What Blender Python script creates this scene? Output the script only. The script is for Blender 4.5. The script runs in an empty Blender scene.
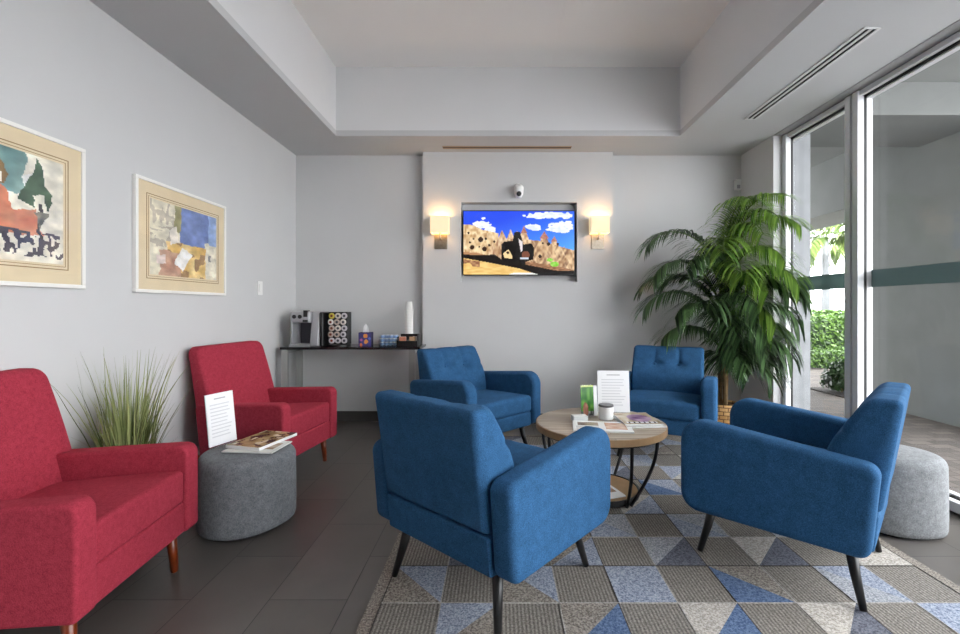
import bpy, bmesh, math, random
from mathutils import Vector, Matrix
random.seed(7)
PI = math.pi
S = bpy.context.scene
COL = S.collection

# ------------------------------------------------------------------ helpers
def lin(c):
    c = c / 255.0
    return c / 12.92 if c <= 0.04045 else ((c + 0.055) / 1.055) ** 2.4
def rgb(r, g, b, a=1.0):
    return (lin(r), lin(g), lin(b), a)

class MB:
    """collects verts / faces for ONE mesh object"""
    def __init__(s):
        s.v = []; s.f = []; s.m = []
    def add(s, vs, fs, mat=0, fn=None):
        o = len(s.v)
        s.v += [tuple(fn(p)) if fn else tuple(p) for p in vs]
        s.f += [tuple(i + o for i in f) for f in fs]
        s.m += [mat] * len(fs)
        return s
    def box(s, x0, x1, y0, y1, z0, z1, mat=0, fn=None):
        vs = [(x, y, z) for z in (z0, z1) for y in (y0, y1) for x in (x0, x1)]
        fs = [(0, 2, 3, 1), (4, 5, 7, 6), (0, 1, 5, 4), (2, 6, 7, 3), (0, 4, 6, 2), (1, 3, 7, 5)]
        return s.add(vs, fs, mat, fn)
    def tube(s, pts, radii, n=12, mat=0, cap=True):
        pts = [Vector(p) for p in pts]
        if not hasattr(radii, '__len__'): radii = [radii] * len(pts)
        vs = []; fs = []
        up = None
        for i, p in enumerate(pts):
            d = (pts[min(i + 1, len(pts) - 1)] - pts[max(i - 1, 0)]).normalized()
            if up is None:
                up = d.orthogonal().normalized()
            else:
                up = (up - d * up.dot(d)).normalized()
            b = d.cross(up)
            for k in range(n):
                a = 2 * PI * k / n
                vs.append(p + (up * math.cos(a) + b * math.sin(a)) * radii[i])
        for i in range(len(pts) - 1):
            for k in range(n):
                a, b2 = i * n + k, i * n + (k + 1) % n
                fs.append((a, b2, b2 + n, a + n))
        if cap:
            fs.append(tuple(range(n - 1, -1, -1)))
            fs.append(tuple(range((len(pts) - 1) * n, len(pts) * n)))
        return s.add(vs, fs, mat)
    def lathe(s, prof, n=40, mat=0, fn=None, rmod=None):
        """prof: (r,z) from bottom to top; closed when r==0 at ends"""
        vs = []; fs = []; rows = []
        for r, z in prof:
            if r < 1e-6:
                rows.append([len(vs)]); vs.append((0, 0, z))
            else:
                row = []
                for k in range(n):
                    a = 2 * PI * k / n
                    q = r * (rmod(a) if rmod else 1)
                    row.append(len(vs)); vs.append((q * math.cos(a), q * math.sin(a), z))
                rows.append(row)
        for A, B in zip(rows, rows[1:]):
            for k in range(n):
                a0, a1 = A[k % len(A)], A[(k + 1) % len(A)]
                b0, b1 = B[k % len(B)], B[(k + 1) % len(B)]
                if len(A) == 1 and len(B) == 1: continue
                if len(A) == 1: fs.append((a0, b1, b0))
                elif len(B) == 1: fs.append((a0, a1, b0))
                else: fs.append((a0, a1, b1, b0))
        return s.add(vs, fs, mat, fn)
    def rbox(s, hx, hy, hz, r, m=(6, 6, 6), c=(0, 0, 0), fn=None, mat=0):
        """box with rounded edges, subdivided"""
        def axis(h, k):
            e = [-h + r * t for t in (0, .12, .3, .55, .8, 1)]
            mid = [-(h - r) + 2 * (h - r) * i / k for i in range(1, k)]
            return e + mid + [-x for x in reversed(e)]
        ax = [axis(hx, m[0]), axis(hy, m[1]), axis(hz, m[2])]
        H = (hx, hy, hz); idx = {}; vs = []; fs = []
        def vid(p):
            k = tuple(round(q, 6) for q in p)
            if k not in idx:
                inner = [max(-(H[i] - r), min(H[i] - r, p[i])) for i in range(3)]
                d = Vector([p[i] - inner[i] for i in range(3)])
                if d.length > 1e-9: d = d.normalized() * r
                q = Vector(inner) + d + Vector(c)
                idx[k] = len(vs); vs.append(fn(q) if fn else q)
            return idx[k]
        for a in range(3):
            u, w = (a + 1) % 3, (a + 2) % 3
            for sgn in (-1, 1):
                for i in range(len(ax[u]) - 1):
                    for j in range(len(ax[w]) - 1):
                        q = []
                        for (ii, jj) in ((i, j), (i + 1, j), (i + 1, j + 1), (i, j + 1)):
                            p = [0, 0, 0]; p[a] = sgn * H[a]; p[u] = ax[u][ii]; p[w] = ax[w][jj]
                            q.append(vid(p))
                        fs.append(tuple(q if sgn > 0 else q[::-1]))
        return s.add(vs, fs, mat)
    def slab(s, prof, t0, t1, r, fn, mat=0):
        """closed 2D outline (ccw) thickened from t0 to t1 with rounded rims; fn(a,b,t)->xyz"""
        n = len(prof)
        P = [Vector((p[0], p[1])) for p in prof]
        N = []
        for i in range(n):
            d = (P[(i + 1) % n] - P[i - 1]).normalized()
            N.append(Vector((d.y, -d.x)))
        st = []
        for k in range(6):
            a = PI / 2 * k / 5
            st.append((r * (1 - math.sin(a)), t0 + r * (1 - math.cos(a))))
        st = [(st[0][0] + r * .25, t0)] + st
        st += [(o, t1 - (t - t0)) for (o, t) in reversed(st)]
        vs = []; fs = []
        for o, t in st:
            for i in range(n):
                q = P[i] - N[i] * o
                vs.append(fn(q.x, q.y, t))
        for k in range(len(st) - 1):
            for i in range(n):
                a, b = k * n + i, k * n + (i + 1) % n
                fs.append((a, b, b + n, a + n))
        fs.append(tuple(range(n - 1, -1, -1)))
        fs.append(tuple(range((len(st) - 1) * n, len(st) * n)))
        return s.add(vs, fs, mat)
    def build(s, name, mats, parent=None, smooth=False, loc=None, kind=None, fixn=True):
        me = bpy.data.meshes.new(name)
        me.from_pydata(s.v, [], s.f)
        if not isinstance(mats, (list, tuple)): mats = [mats]
        for m in mats: me.materials.append(m)
        me.polygons.foreach_set('material_index', s.m)
        if fixn:
            bm = bmesh.new(); bm.from_mesh(me)
            bmesh.ops.recalc_face_normals(bm, faces=bm.faces)
            bm.to_mesh(me); bm.free()
        if smooth:
            me.polygons.foreach_set('use_smooth', [True] * len(me.polygons))
        me.update()
        o = bpy.data.objects.new(name, me); COL.objects.link(o)
        if parent is not None: o.parent = parent
        if loc: o.location = loc
        if kind: o['kind'] = kind
        return o

def bevel(o, w, seg=3):
    b = o.modifiers.new('bevel', 'BEVEL'); b.width = w; b.segments = seg; b.limit_method = 'ANGLE'
    b.angle_limit = math.radians(40); b.harden_normals = False
    o.data.polygons.foreach_set('use_smooth', [True] * len(o.data.polygons))
    w_ = o.modifiers.new('wn', 'WEIGHTED_NORMAL'); w_.keep_sharp = True
    return o

def round_poly(pts, radii, seg=6):
    n = len(pts); out = []
    if not hasattr(radii, '__len__'): radii = [radii] * n
    for i in range(n):
        p, a, b = Vector(pts[i]), Vector(pts[i - 1]), Vector(pts[(i + 1) % n])
        u, w = (a - p).normalized(), (b - p).normalized()
        ang = u.angle(w); d = radii[i] / math.tan(ang / 2)
        d = min(d, (a - p).length * .48, (b - p).length * .48)
        r = d * math.tan(ang / 2)
        c = p + (u + w).normalized() * (r / math.sin(ang / 2))
        s0, s1 = p + u * d - c, p + w * d - c
        t = s0.angle(s1)
        cr = 1 if s0.x * s1.y - s0.y * s1.x > 0 else -1
        for k in range(seg + 1):
            q = cr * t * k / seg
            out.append((c.x + s0.x * math.cos(q) - s0.y * math.sin(q), c.y + s0.x * math.sin(q) + s0.y * math.cos(q)))
    return out

def thing(name, label, cat, loc=(0, 0, 0), rz=0.0, group=None):
    o = bpy.data.objects.new(name, None); COL.objects.link(o)
    o.empty_display_size = .05
    o.location = loc; o.rotation_euler = (0, 0, rz)
    o['label'] = label; o['category'] = cat
    if group: o['group'] = group
    return o
def tag(o, label, cat, group=None, kind=None):
    o['label'] = label; o['category'] = cat
    if group: o['group'] = group
    if kind: o['kind'] = kind
    return o
def copy_tree(o, parent=None):
    c = o.copy(); COL.objects.link(c)
    if parent is not None: c.parent = parent
    for ch in list(o.children): copy_tree(ch, c)
    return c

# ------------------------------------------------------------------ materials
def newmat(name):
    m = bpy.data.materials.new(name); m.use_nodes = True
    nt = m.node_tree; b = nt.nodes['Principled BSDF']
    return m, nt, b
def N(nt, typ, **kw):
    n = nt.nodes.new(typ)
    for k, v in kw.items(): setattr(n, k, v)
    return n
def plain(name, c, rough=.5, metal=0.0, spec=.5, var=0.0, scale=6, bump=0.0, bscale=200):
    m, nt, b = newmat(name)
    b.inputs['Base Color'].default_value = c
    b.inputs['Roughness'].default_value = rough
    b.inputs['Metallic'].default_value = metal
    b.inputs['Specular IOR Level'].default_value = spec
    tc = N(nt, 'ShaderNodeTexCoord')
    if var > 0:
        no = N(nt, 'ShaderNodeTexNoise'); no.inputs['Scale'].default_value = scale; no.inputs['Detail'].default_value = 4
        nt.links.new(tc.outputs['Object'], no.inputs['Vector'])
        r = N(nt, 'ShaderNodeValToRGB')
        r.color_ramp.elements[0].position = .3; r.color_ramp.elements[1].position = .7
        r.color_ramp.elements[0].color = tuple(x * (1 - var) for x in c[:3]) + (1,)
        r.color_ramp.elements[1].color = tuple(min(1, x * (1 + var)) for x in c[:3]) + (1,)
        nt.links.new(no.outputs['Fac'], r.inputs['Fac']); nt.links.new(r.outputs['Color'], b.inputs['Base Color'])
    if bump > 0:
        n2 = N(nt, 'ShaderNodeTexNoise'); n2.inputs['Scale'].default_value = bscale
        nt.links.new(tc.outputs['Object'], n2.inputs['Vector'])
        bp = N(nt, 'ShaderNodeBump'); bp.inputs['Strength'].default_value = bump; bp.inputs['Distance'].default_value = .002
        nt.links.new(n2.outputs['Fac'], bp.inputs['Height']); nt.links.new(bp.outputs['Normal'], b.inputs['Normal'])
    return m
def fabric(name, c0, c1, fine=320, blotch=14, sheen=.25, mixf=.55):
    m, nt, b = newmat(name)
    tc = N(nt, 'ShaderNodeTexCoord')
    a = N(nt, 'ShaderNodeTexNoise'); a.inputs['Scale'].default_value = fine; a.inputs['Detail'].default_value = 2
    g = N(nt, 'ShaderNodeTexNoise'); g.inputs['Scale'].default_value = blotch; g.inputs['Detail'].default_value = 6; g.inputs['Roughness'].default_value = .7
    for n in (a, g): nt.links.new(tc.outputs['Object'], n.inputs['Vector'])
    mx = N(nt, 'ShaderNodeMix'); mx.inputs['Factor'].default_value = mixf
    nt.links.new(a.outputs['Fac'], mx.inputs['A']); nt.links.new(g.outputs['Fac'], mx.inputs['B'])
    r = N(nt, 'ShaderNodeValToRGB')
    r.color_ramp.elements[0].position = .34; r.color_ramp.elements[1].position = .66
    r.color_ramp.elements[0].color = c0; r.color_ramp.elements[1].color = c1
    nt.links.new(mx.outputs['Result'], r.inputs['Fac']); nt.links.new(r.outputs['Color'], b.inputs['Base Color'])
    b.inputs['Roughness'].default_value = .95; b.inputs['Specular IOR Level'].default_value = .15
    b.inputs['Sheen Weight'].default_value = sheen; b.inputs['Sheen Roughness'].default_value = .5
    b.inputs['Sheen Tint'].default_value = c1
    bp = N(nt, 'ShaderNodeBump'); bp.inputs['Strength'].default_value = .35; bp.inputs['Distance'].default_value = .0015
    nt.links.new(a.outputs['Fac'], bp.inputs['Height']); nt.links.new(bp.outputs['Normal'], b.inputs['Normal'])
    return m
def emis(name, c, strength):
    m, nt, b = newmat(name)
    b.inputs['Base Color'].default_value = c
    b.inputs['Emission Color'].default_value = c
    b.inputs['Emission Strength'].default_value = strength
    return m
def picmat(name, rough=.6, emit=0.0):
    m, nt, b = newmat(name)
    at = N(nt, 'ShaderNodeAttribute'); at.attribute_name = 'pic'
    b.inputs['Roughness'].default_value = rough
    if emit > 0:
        b.inputs['Base Color'].default_value = (0.01, 0.01, 0.01, 1)
        nt.links.new(at.outputs['Color'], b.inputs['Emission Color']); b.inputs['Emission Strength'].default_value = emit
    else:
        nt.links.new(at.outputs['Color'], b.inputs['Base Color'])
    return m

WALL = plain('wall_paint', (.590, .588, .586, 1), rough=.75, spec=.25, var=.012, scale=3, bump=.03, bscale=300)
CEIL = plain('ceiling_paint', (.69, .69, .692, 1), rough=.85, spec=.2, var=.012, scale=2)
CEIL_SHADED = plain('ceiling_paint_shaded', (.53, .532, .535, 1), rough=.85, spec=.2, var=.012, scale=2)  # ceiling paint darkened, the soffit's shade put into its colour
CEIL_LIT = plain('ceiling_paint_lit', (.86, .835, .81, 1), rough=.85, spec=.2, var=.01, scale=2)  # ceiling paint brightened and warmed, lamp light put into its colour
BASEB = plain('charcoal_baseboard', rgb(66, 65, 63), rough=.5)
BLUE = fabric('blue_woven_fabric', rgb(30, 60, 88), rgb(54, 100, 143), fine=360, blotch=18, mixf=.3)
RED = fabric('crimson_chenille', rgb(136, 38, 54), rgb(176, 62, 78), fine=260, blotch=60, mixf=.5)
FELT = fabric('grey_felt', rgb(92, 95, 99), rgb(136, 139, 143), fine=180, blotch=40, mixf=.5)
FELTL = fabric('pale_grey_felt', rgb(102, 104, 106), rgb(146, 148, 150), fine=180, blotch=40, mixf=.5)
BLACKW = plain('black_stained_wood', rgb(22, 22, 23), rough=.4, var=.2, scale=30)
CHERRY = plain('cherry_wood', rgb(112, 46, 18), rough=.3, var=.3, scale=25)
BLACKM = plain('black_powder_coat', rgb(24, 24, 25), rough=.45)
BUTTON = BLUE
STEEL = plain('brushed_steel', rgb(176, 175, 172), rough=.4, metal=.6)
BRUSHN = plain('brushed_nickel_plate', rgb(165, 155, 140), rough=.35, metal=1.0, var=.15, scale=60)
BLACKTOP = plain('black_glass_top', rgb(24, 23, 23), rough=.15)
WHITEP = plain('white_plastic', rgb(232, 232, 230), rough=.4)
GREYP = plain('silver_grey_plastic', rgb(168, 167, 170), rough=.38, metal=.2)
DGREYP = plain('dark_grey_plastic', rgb(62, 61, 70), rough=.35)
BLACKP = plain('black_plastic', rgb(17, 17, 18), rough=.35)
WHITEF = plain('white_frame_paint', rgb(235, 233, 228), rough=.4)
MAT1 = plain('tan_mat_board', rgb(226, 208, 174), rough=.9, var=.04, scale=8)
MATL = plain('brown_mat_line', rgb(150, 118, 80), rough=.8)
PAPER = plain('white_paper', rgb(236, 236, 236), rough=.8)
CUPW = plain('white_paper_cup', rgb(226, 224, 220), rough=.7)
INK = plain('grey_print', rgb(150, 150, 152), rough=.8)
ALU = plain('white_aluminium', rgb(208, 208, 210), rough=.35, spec=.5)
ALUG = plain('grey_aluminium', rgb(165, 163, 160), rough=.4)
GASKET = plain('black_gasket', rgb(16, 16, 16), rough=.6)
SOIL = plain('potting_soil', rgb(58, 42, 30), rough=1, var=.4, scale=60, bump=.6, bscale=120)
CONC = plain('grey_concrete', rgb(124, 126, 128), rough=.9, var=.10, scale=8, bump=.4, bscale=60)
CONCD = plain('painted_grey_render', rgb(132, 134, 132), rough=.9, var=.06, scale=3)
VENTW = plain('vent_white', rgb(215, 215, 214), rough=.5)
DARKV = plain('vent_dark', rgb(14, 14, 14), rough=.8)
BRONZE = plain('beige_vent', rgb(176, 150, 126), rough=.6)
MULCH = plain('dark_mulch', rgb(40, 33, 28), rough=1, var=.5, scale=40, bump=.8, bscale=60)
WHITEW = plain('white_fence_paint', rgb(235, 238, 240), rough=.6)
PIC = picmat('printed_picture', .55)
PICG = picmat('glossy_print', .25)
SCREEN = picmat('television_picture', .2, emit=.9)

def leafmat(name, c0, c1, trans=.25):
    m, nt, b = newmat(name)
    gi = N(nt, 'ShaderNodeNewGeometry')
    r = N(nt, 'ShaderNodeValToRGB')
    r.color_ramp.elements[0].color = c0; r.color_ramp.elements[1].color = c1
    nt.links.new(gi.outputs['Random Per Island'], r.inputs['Fac'])
    nt.links.new(r.outputs['Color'], b.inputs['Base Color'])
    b.inputs['Roughness'].default_value = .4
    t = N(nt, 'ShaderNodeBsdfTranslucent'); nt.links.new(r.outputs['Color'], t.inputs['Color'])
    mx = N(nt, 'ShaderNodeMixShader'); mx.inputs['Fac'].default_value = trans
    nt.links.new(b.outputs['BSDF'], mx.inputs[1]); nt.links.new(t.outputs['BSDF'], mx.inputs[2])
    nt.links.new(mx.outputs['Shader'], nt.nodes['Material Output'].inputs['Surface'])
    return m
PALM = leafmat('palm_leaf', rgb(24, 44, 28), rgb(98, 132, 80), .15)
PALMY = leafmat('young_palm_leaf', rgb(66, 108, 38), rgb(146, 180, 80), .3)
RACH = plain('palm_stalk', rgb(92, 120, 52), rough=.5)
STEM = plain('palm_cane', rgb(120, 96, 62), rough=.8, var=.3, scale=30)
GRASS = leafmat('ornamental_grass', rgb(66, 84, 38), rgb(190, 196, 132), .2)
HEDGE = leafmat('hedge_leaf', rgb(40, 66, 28), rgb(104, 138, 62))
BUSH = leafmat('dark_bush_leaf', rgb(24, 44, 22), rgb(56, 84, 40))
TREE = leafmat('garden_palm_leaf', rgb(58, 82, 40), rgb(132, 150, 84), .15)

def wicker():
    m, nt, b = newmat('wicker_basket')
    tc = N(nt, 'ShaderNodeTexCoord')
    w = N(nt, 'ShaderNodeTexBrick'); w.inputs['Scale'].default_value = 1
    w.inputs['Brick Width'].default_value = .07; w.inputs['Row Height'].default_value = .035
    w.inputs['Mortar Size'].default_value = .004
    w.inputs['Color1'].default_value = rgb(190, 142, 84); w.inputs['Color2'].default_value = rgb(214, 172, 112); w.inputs['Mortar'].default_value = rgb(104, 66, 32)
    sp = N(nt, 'ShaderNodeSeparateXYZ'); nt.links.new(tc.outputs['Object'], sp.inputs[0])
    at = N(nt, 'ShaderNodeMath', operation='ARCTAN2'); nt.links.new(sp.outputs['Y'], at.inputs[0]); nt.links.new(sp.outputs['X'], at.inputs[1])
    mu = N(nt, 'ShaderNodeMath', operation='MULTIPLY'); mu.inputs[1].default_value = .14; nt.links.new(at.outputs[0], mu.inputs[0])
    cb = N(nt, 'ShaderNodeCombineXYZ'); nt.links.new(mu.outputs[0], cb.inputs['X']); nt.links.new(sp.outputs['Z'], cb.inputs['Y'])
    nt.links.new(cb.outputs[0], w.inputs['Vector']); nt.links.new(w.outputs['Color'], b.inputs['Base Color'])
    bp = N(nt, 'ShaderNodeBump'); bp.inputs['Distance'].default_value = .006; bp.invert = True
    nt.links.new(w.outputs['Fac'], bp.inputs['Height']); nt.links.new(bp.outputs['Normal'], b.inputs['Normal'])
    b.inputs['Roughness'].default_value = .6
    return m
WICK = wicker()

def tiles():
    m, nt, b = newmat('charcoal_floor_tile')
    ge = N(nt, 'ShaderNodeNewGeometry')
    sp = N(nt, 'ShaderNodeSeparateXYZ'); nt.links.new(ge.outputs['Position'], sp.inputs[0])
    ax = N(nt, 'ShaderNodeMath', operation='ADD'); ax.inputs[1].default_value = -1.751 + 6.1; nt.links.new(sp.outputs['Y'], ax.inputs[0])
    ay = N(nt, 'ShaderNodeMath', operation='ADD'); ay.inputs[1].default_value = .586 + .305 * 20; nt.links.new(sp.outputs['X'], ay.inputs[0])
    cb = N(nt, 'ShaderNodeCombineXYZ'); nt.links.new(ax.outputs[0], cb.inputs['X']); nt.links.new(ay.outputs[0], cb.inputs['Y'])
    w = N(nt, 'ShaderNodeTexBrick'); w.inputs['Scale'].default_value = 1; w.offset = .5
    w.inputs['Brick Width'].default_value = .61; w.inputs['Row Height'].default_value = .305
    w.inputs['Mortar Size'].default_value = .0022; w.inputs['Mortar Smooth'].default_value = .3
    w.inputs['Color1'].default_value = rgb(92, 88, 84); w.inputs['Color2'].default_value = rgb(102, 97, 93); w.inputs['Mortar'].default_value = rgb(52, 51, 50)
    nt.links.new(cb.outputs[0], w.inputs['Vector'])
    no = N(nt, 'ShaderNodeTexNoise'); no.inputs['Scale'].default_value = 5; no.inputs['Detail'].default_value = 6
    nt.links.new(ge.outputs['Position'], no.inputs['Vector'])
    mx = N(nt, 'ShaderNodeMix', data_type='RGBA', blend_type='OVERLAY'); mx.inputs['Factor'].default_value = .25
    nt.links.new(w.outputs['Color'], mx.inputs['A']); nt.links.new(no.outputs['Fac'], mx.inputs['B'])
    nt.links.new(mx.outputs['Result'], b.inputs['Base Color'])
    mr = N(nt, 'ShaderNodeMapRange'); mr.inputs['To Min'].default_value = .26; mr.inputs['To Max'].default_value = .42
    nt.links.new(no.outputs['Fac'], mr.inputs['Value']); nt.links.new(mr.outputs['Result'], b.inputs['Roughness'])
    bp = N(nt, 'ShaderNodeBump'); bp.inputs['Distance'].default_value = .002; bp.invert = True; bp.inputs['Strength'].default_value = .4
    nt.links.new(w.outputs['Fac'], bp.inputs['Height']); nt.links.new(bp.outputs['Normal'], b.inputs['Normal'])
    return m
TILE = tiles()

def pavers():
    m, nt, b = newmat('brown_brick_pavers')
    ge = N(nt, 'ShaderNodeNewGeometry')
    w = N(nt, 'ShaderNodeTexBrick'); w.inputs['Scale'].default_value = 1
    w.inputs['Brick Width'].default_value = .2; w.inputs['Row Height'].default_value = .1; w.inputs['Mortar Size'].default_value = .006
    w.inputs['Color1'].default_value = rgb(66, 60, 56); w.inputs['Color2'].default_value = rgb(90, 82, 76); w.inputs['Mortar'].default_value = rgb(60, 54, 50)
    nt.links.new(ge.outputs['Position'], w.inputs['Vector']); nt.links.new(w.outputs['Color'], b.inputs['Base Color'])
    b.inputs['Roughness'].default_value = .9
    return m
PAVER = pavers()

def wood(name, c0, c1, axis='X', planks=.09):
    m, nt, b = newmat(name)
    tc = N(nt, 'ShaderNodeTexCoord')
    mp = N(nt, 'ShaderNodeMapping')
    mp.inputs['Scale'].default_value = (3, 40, 40) if axis == 'X' else (40, 3, 40)
    nt.links.new(tc.outputs['Object'], mp.inputs['Vector'])
    no = N(nt, 'ShaderNodeTexNoise'); no.inputs['Scale'].default_value = 1; no.inputs['Detail'].default_value = 6
    nt.links.new(mp.outputs[0], no.inputs['Vector'])
    br = N(nt, 'ShaderNodeTexBrick'); br.inputs['Scale'].default_value = 1
    br.inputs['Brick Width'].default_value = 3; br.inputs['Row Height'].default_value = planks; br.inputs['Mortar Size'].default_value = .0012
    br.inputs['Color1'].default_value = (.62, .62, .62, 1); br.inputs['Color2'].default_value = (1.05, 1.05, 1.05, 1); br.inputs['Mortar'].default_value = (.3, .3, .3, 1)
    nt.links.new(tc.outputs['Object'], br.inputs['Vector'])
    r = N(nt, 'ShaderNodeValToRGB'); r.color_ramp.elements[0].position = .3; r.color_ramp.elements[1].position = .7
    r.color_ramp.elements[0].color = c0; r.color_ramp.elements[1].color = c1
    nt.links.new(no.outputs['Fac'], r.inputs['Fac'])
    mx = N(nt, 'ShaderNodeMix', data_type='RGBA', blend_type='MULTIPLY'); mx.inputs['Factor'].default_value = 1
    nt.links.new(r.outputs['Color'], mx.inputs['A']); nt.links.new(br.outputs['Color'], mx.inputs['B'])
    nt.links.new(mx.outputs['Result'], b.inputs['Base Color'])
    b.inputs['Roughness'].default_value = .5
    return m
WOODT = wood('weathered_oak_top', rgb(140, 124, 108), rgb(192, 178, 160))
WOODR = plain('oak_rim', rgb(152, 122, 88), rough=.5, var=.15, scale=12)

def glass(name, tint, refl=.9):
    m = bpy.data.materials.new(name); m.use_nodes = True; nt = m.node_tree
    nt.nodes.remove(nt.nodes['Principled BSDF'])
    t = N(nt, 'ShaderNodeBsdfTransparent'); t.inputs['Color'].default_value = tint
    g = N(nt, 'ShaderNodeBsdfGlossy'); g.inputs['Roughness'].default_value = .02
    f = N(nt, 'ShaderNodeFresnel')
    ge = N(nt, 'ShaderNodeNewGeometry'); mr = N(nt, 'ShaderNodeMapRange')
    mr.inputs['To Min'].default_value = 1.45; mr.inputs['To Max'].default_value = 1 / 1.45
    nt.links.new(ge.outputs['Backfacing'], mr.inputs['Value']); nt.links.new(mr.outputs['Result'], f.inputs['IOR'])
    ml = N(nt, 'ShaderNodeMath', operation='MULTIPLY'); ml.inputs[1].default_value = refl; nt.links.new(f.outputs[0], ml.inputs[0])
    mx = N(nt, 'ShaderNodeMixShader')
    nt.links.new(ml.outputs[0], mx.inputs[0]); nt.links.new(t.outputs[0], mx.inputs[1]); nt.links.new(g.outputs[0], mx.inputs[2])
    nt.links.new(mx.outputs[0], nt.nodes['Material Output'].inputs['Surface'])
    return m
GLASS = glass('window_glass', (.97, .975, .975, 1), .35)
PGLASS = glass('picture_glass', (.99, .99, .99, 1), .4)
CLEARP = glass('clear_acrylic', (.93, .95, .96, 1), .9)
def frosted():
    m = bpy.data.materials.new('frosted_teal_film'); m.use_nodes = True; nt = m.node_tree
    b = nt.nodes['Principled BSDF']; b.inputs['Base Color'].default_value = rgb(104, 118, 117); b.inputs['Roughness'].default_value = .6
    tl = N(nt, 'ShaderNodeBsdfTranslucent'); tl.inputs['Color'].default_value = rgb(104, 118, 117)
    t = N(nt, 'ShaderNodeBsdfTransparent'); t.inputs['Color'].default_value = rgb(170, 190, 186)
    m1 = N(nt, 'ShaderNodeMixShader'); m1.inputs[0].default_value = .4
    nt.links.new(b.outputs[0], m1.inputs[1]); nt.links.new(tl.outputs[0], m1.inputs[2])
    m2 = N(nt, 'ShaderNodeMixShader'); m2.inputs[0].default_value = .15
    nt.links.new(m1.outputs[0], m2.inputs[1]); nt.links.new(t.outputs[0], m2.inputs[2])
    nt.links.new(m2.outputs[0], nt.nodes['Material Output'].inputs['Surface'])
    return m
FILM = frosted()
def shade_mat():
    m, nt, b = newmat('cream_lamp_shade')
    b.inputs['Base Color'].default_value = rgb(240, 225, 190)
    b.inputs['Emission Color'].default_value = (1.0, .74, .42, 1)
    b.inputs['Emission Strength'].default_value = .33
    b.inputs['Roughness'].default_value = .9
    return m
SHADE = shade_mat()
BULB = emis('lamp_bulb', (1, .72, .4, 1), 7)

# ------------------------------------------------------------------ pictures made of small flat coloured cells
def inpoly(x, y, P):
    c = False; n = len(P); j = n - 1
    for i in range(n):
        xi, yi = P[i]; xj, yj = P[j]
        if (yi > y) != (yj > y) and x < (xj - xi) * (y - yi) / (yj - yi) + xi: c = not c
        j = i
    return c
def noise2(x, y, s=0):
    def h(a, b):
        n = math.sin(a * 127.1 + b * 311.7 + s * 74.7) * 43758.5453
        return n - math.floor(n)
    xi, yi = math.floor(x), math.floor(y); fx, fy = x - xi, y - yi
    fx = fx * fx * (3 - 2 * fx); fy = fy * fy * (3 - 2 * fy)
    return (h(xi, yi) * (1 - fx) + h(xi + 1, yi) * fx) * (1 - fy) + (h(xi, yi + 1) * (1 - fx) + h(xi + 1, yi + 1) * fx) * fy
def picture(name, w, h, nx, ny, fn, mat, parent, at):
    """flat printed surface; fn(u,v)->(r,g,b) 0..255 with v downwards; at(x,y)->xyz"""
    vs = []; fs = []; cs = []
    for j in range(ny + 1):
        for i in range(nx + 1):
            vs.append(at(-w / 2 + w * i / nx, h / 2 - h * j / ny))
    for j in range(ny):
        for i in range(nx):
            a = j * (nx + 1) + i
            fs.append((a, a + nx + 1, a + nx + 2, a + 1))
            c = fn((i + .5) / nx, (j + .5) / ny)
            cs += [lin(max(0, min(255, q))) for q in c] + [1.0]
    me = bpy.data.meshes.new(name); me.from_pydata(vs, [], fs); me.materials.append(mat)
    ca = me.attributes.new('pic', 'FLOAT_COLOR', 'FACE')
    ca.data.foreach_set('color', cs)
    o = bpy.data.objects.new(name, me); COL.objects.link(o)
    if parent is not None: o.parent = parent
    return o
def mixc(a, b, t): return tuple(a[i] + (b[i] - a[i]) * t for i in range(3))

# ------------------------------------------------------------------ camera
cam = bpy.data.cameras.new('camera'); co = bpy.data.objects.new('camera', cam); COL.objects.link(co)
co.location = (0, 0, 1.14); co.rotation_euler = (PI / 2, 0, 0)
cam.sensor_width = 36; cam.lens = 450 / 960 * 36
cam.shift_x = -18 / 960; cam.shift_y = -10 / 960
cam.clip_start = .05; cam.clip_end = 200
S.camera = co

# ------------------------------------------------------------------ setting
XL, XR, XW = -2.02, 2.43, 2.55
YB, YC, YF = 4.5, 4.40, -2.6
ZS, ZT = 2.655, 3.266
TX0, TX1, TY1, TY0 = -1.435, 1.6125, 3.987, -1.6
def struct(name, mb, mat, parent=None, **k):
    return mb.build(name, mat, parent, kind='structure', **k)
struct('floor', MB().box(XL - .1, XW + .06, YF - .1, YB + .1, -.1, 0), TILE)
struct('wall_left', MB().box(XL - .12, XL, YF - .1, YB + .12, 0, ZT + .2), WALL)
struct('wall_back', MB().box(XL - .12, XW + .1, YB, YB + .12, 0, ZS + .1), WALL)
struct('wall_front', MB().box(XL - .12, XW + .1, YF - .12, YF, 0, ZS + .1), plain('dark_front_wall', rgb(92, 88, 84), rough=.7))  # unseen wall, coloured dark to cut bounce light on the chairs
wr = MB().box(XR, XW + .018, 3.97, YB, 0, ZS)                 # short return beside the window
struct('wall_right', wr, WALL)
# centre chimney breast with the television niche
NX0, NX1, NZ0, NZ1 = -.362, .772, 1.388, 2.163
CX0, CX1 = -.735, 1.125
mb = MB()
mb.box(CX0, NX0, YC, YB, 0, ZS).box(NX1, CX1, YC, YB, 0, ZS)
mb.box(NX0, NX1, YC, YB, 0, NZ0).box(NX0, NX1, YC, YB, NZ1, ZS)
struct('wall_centre', mb, WALL)
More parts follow.
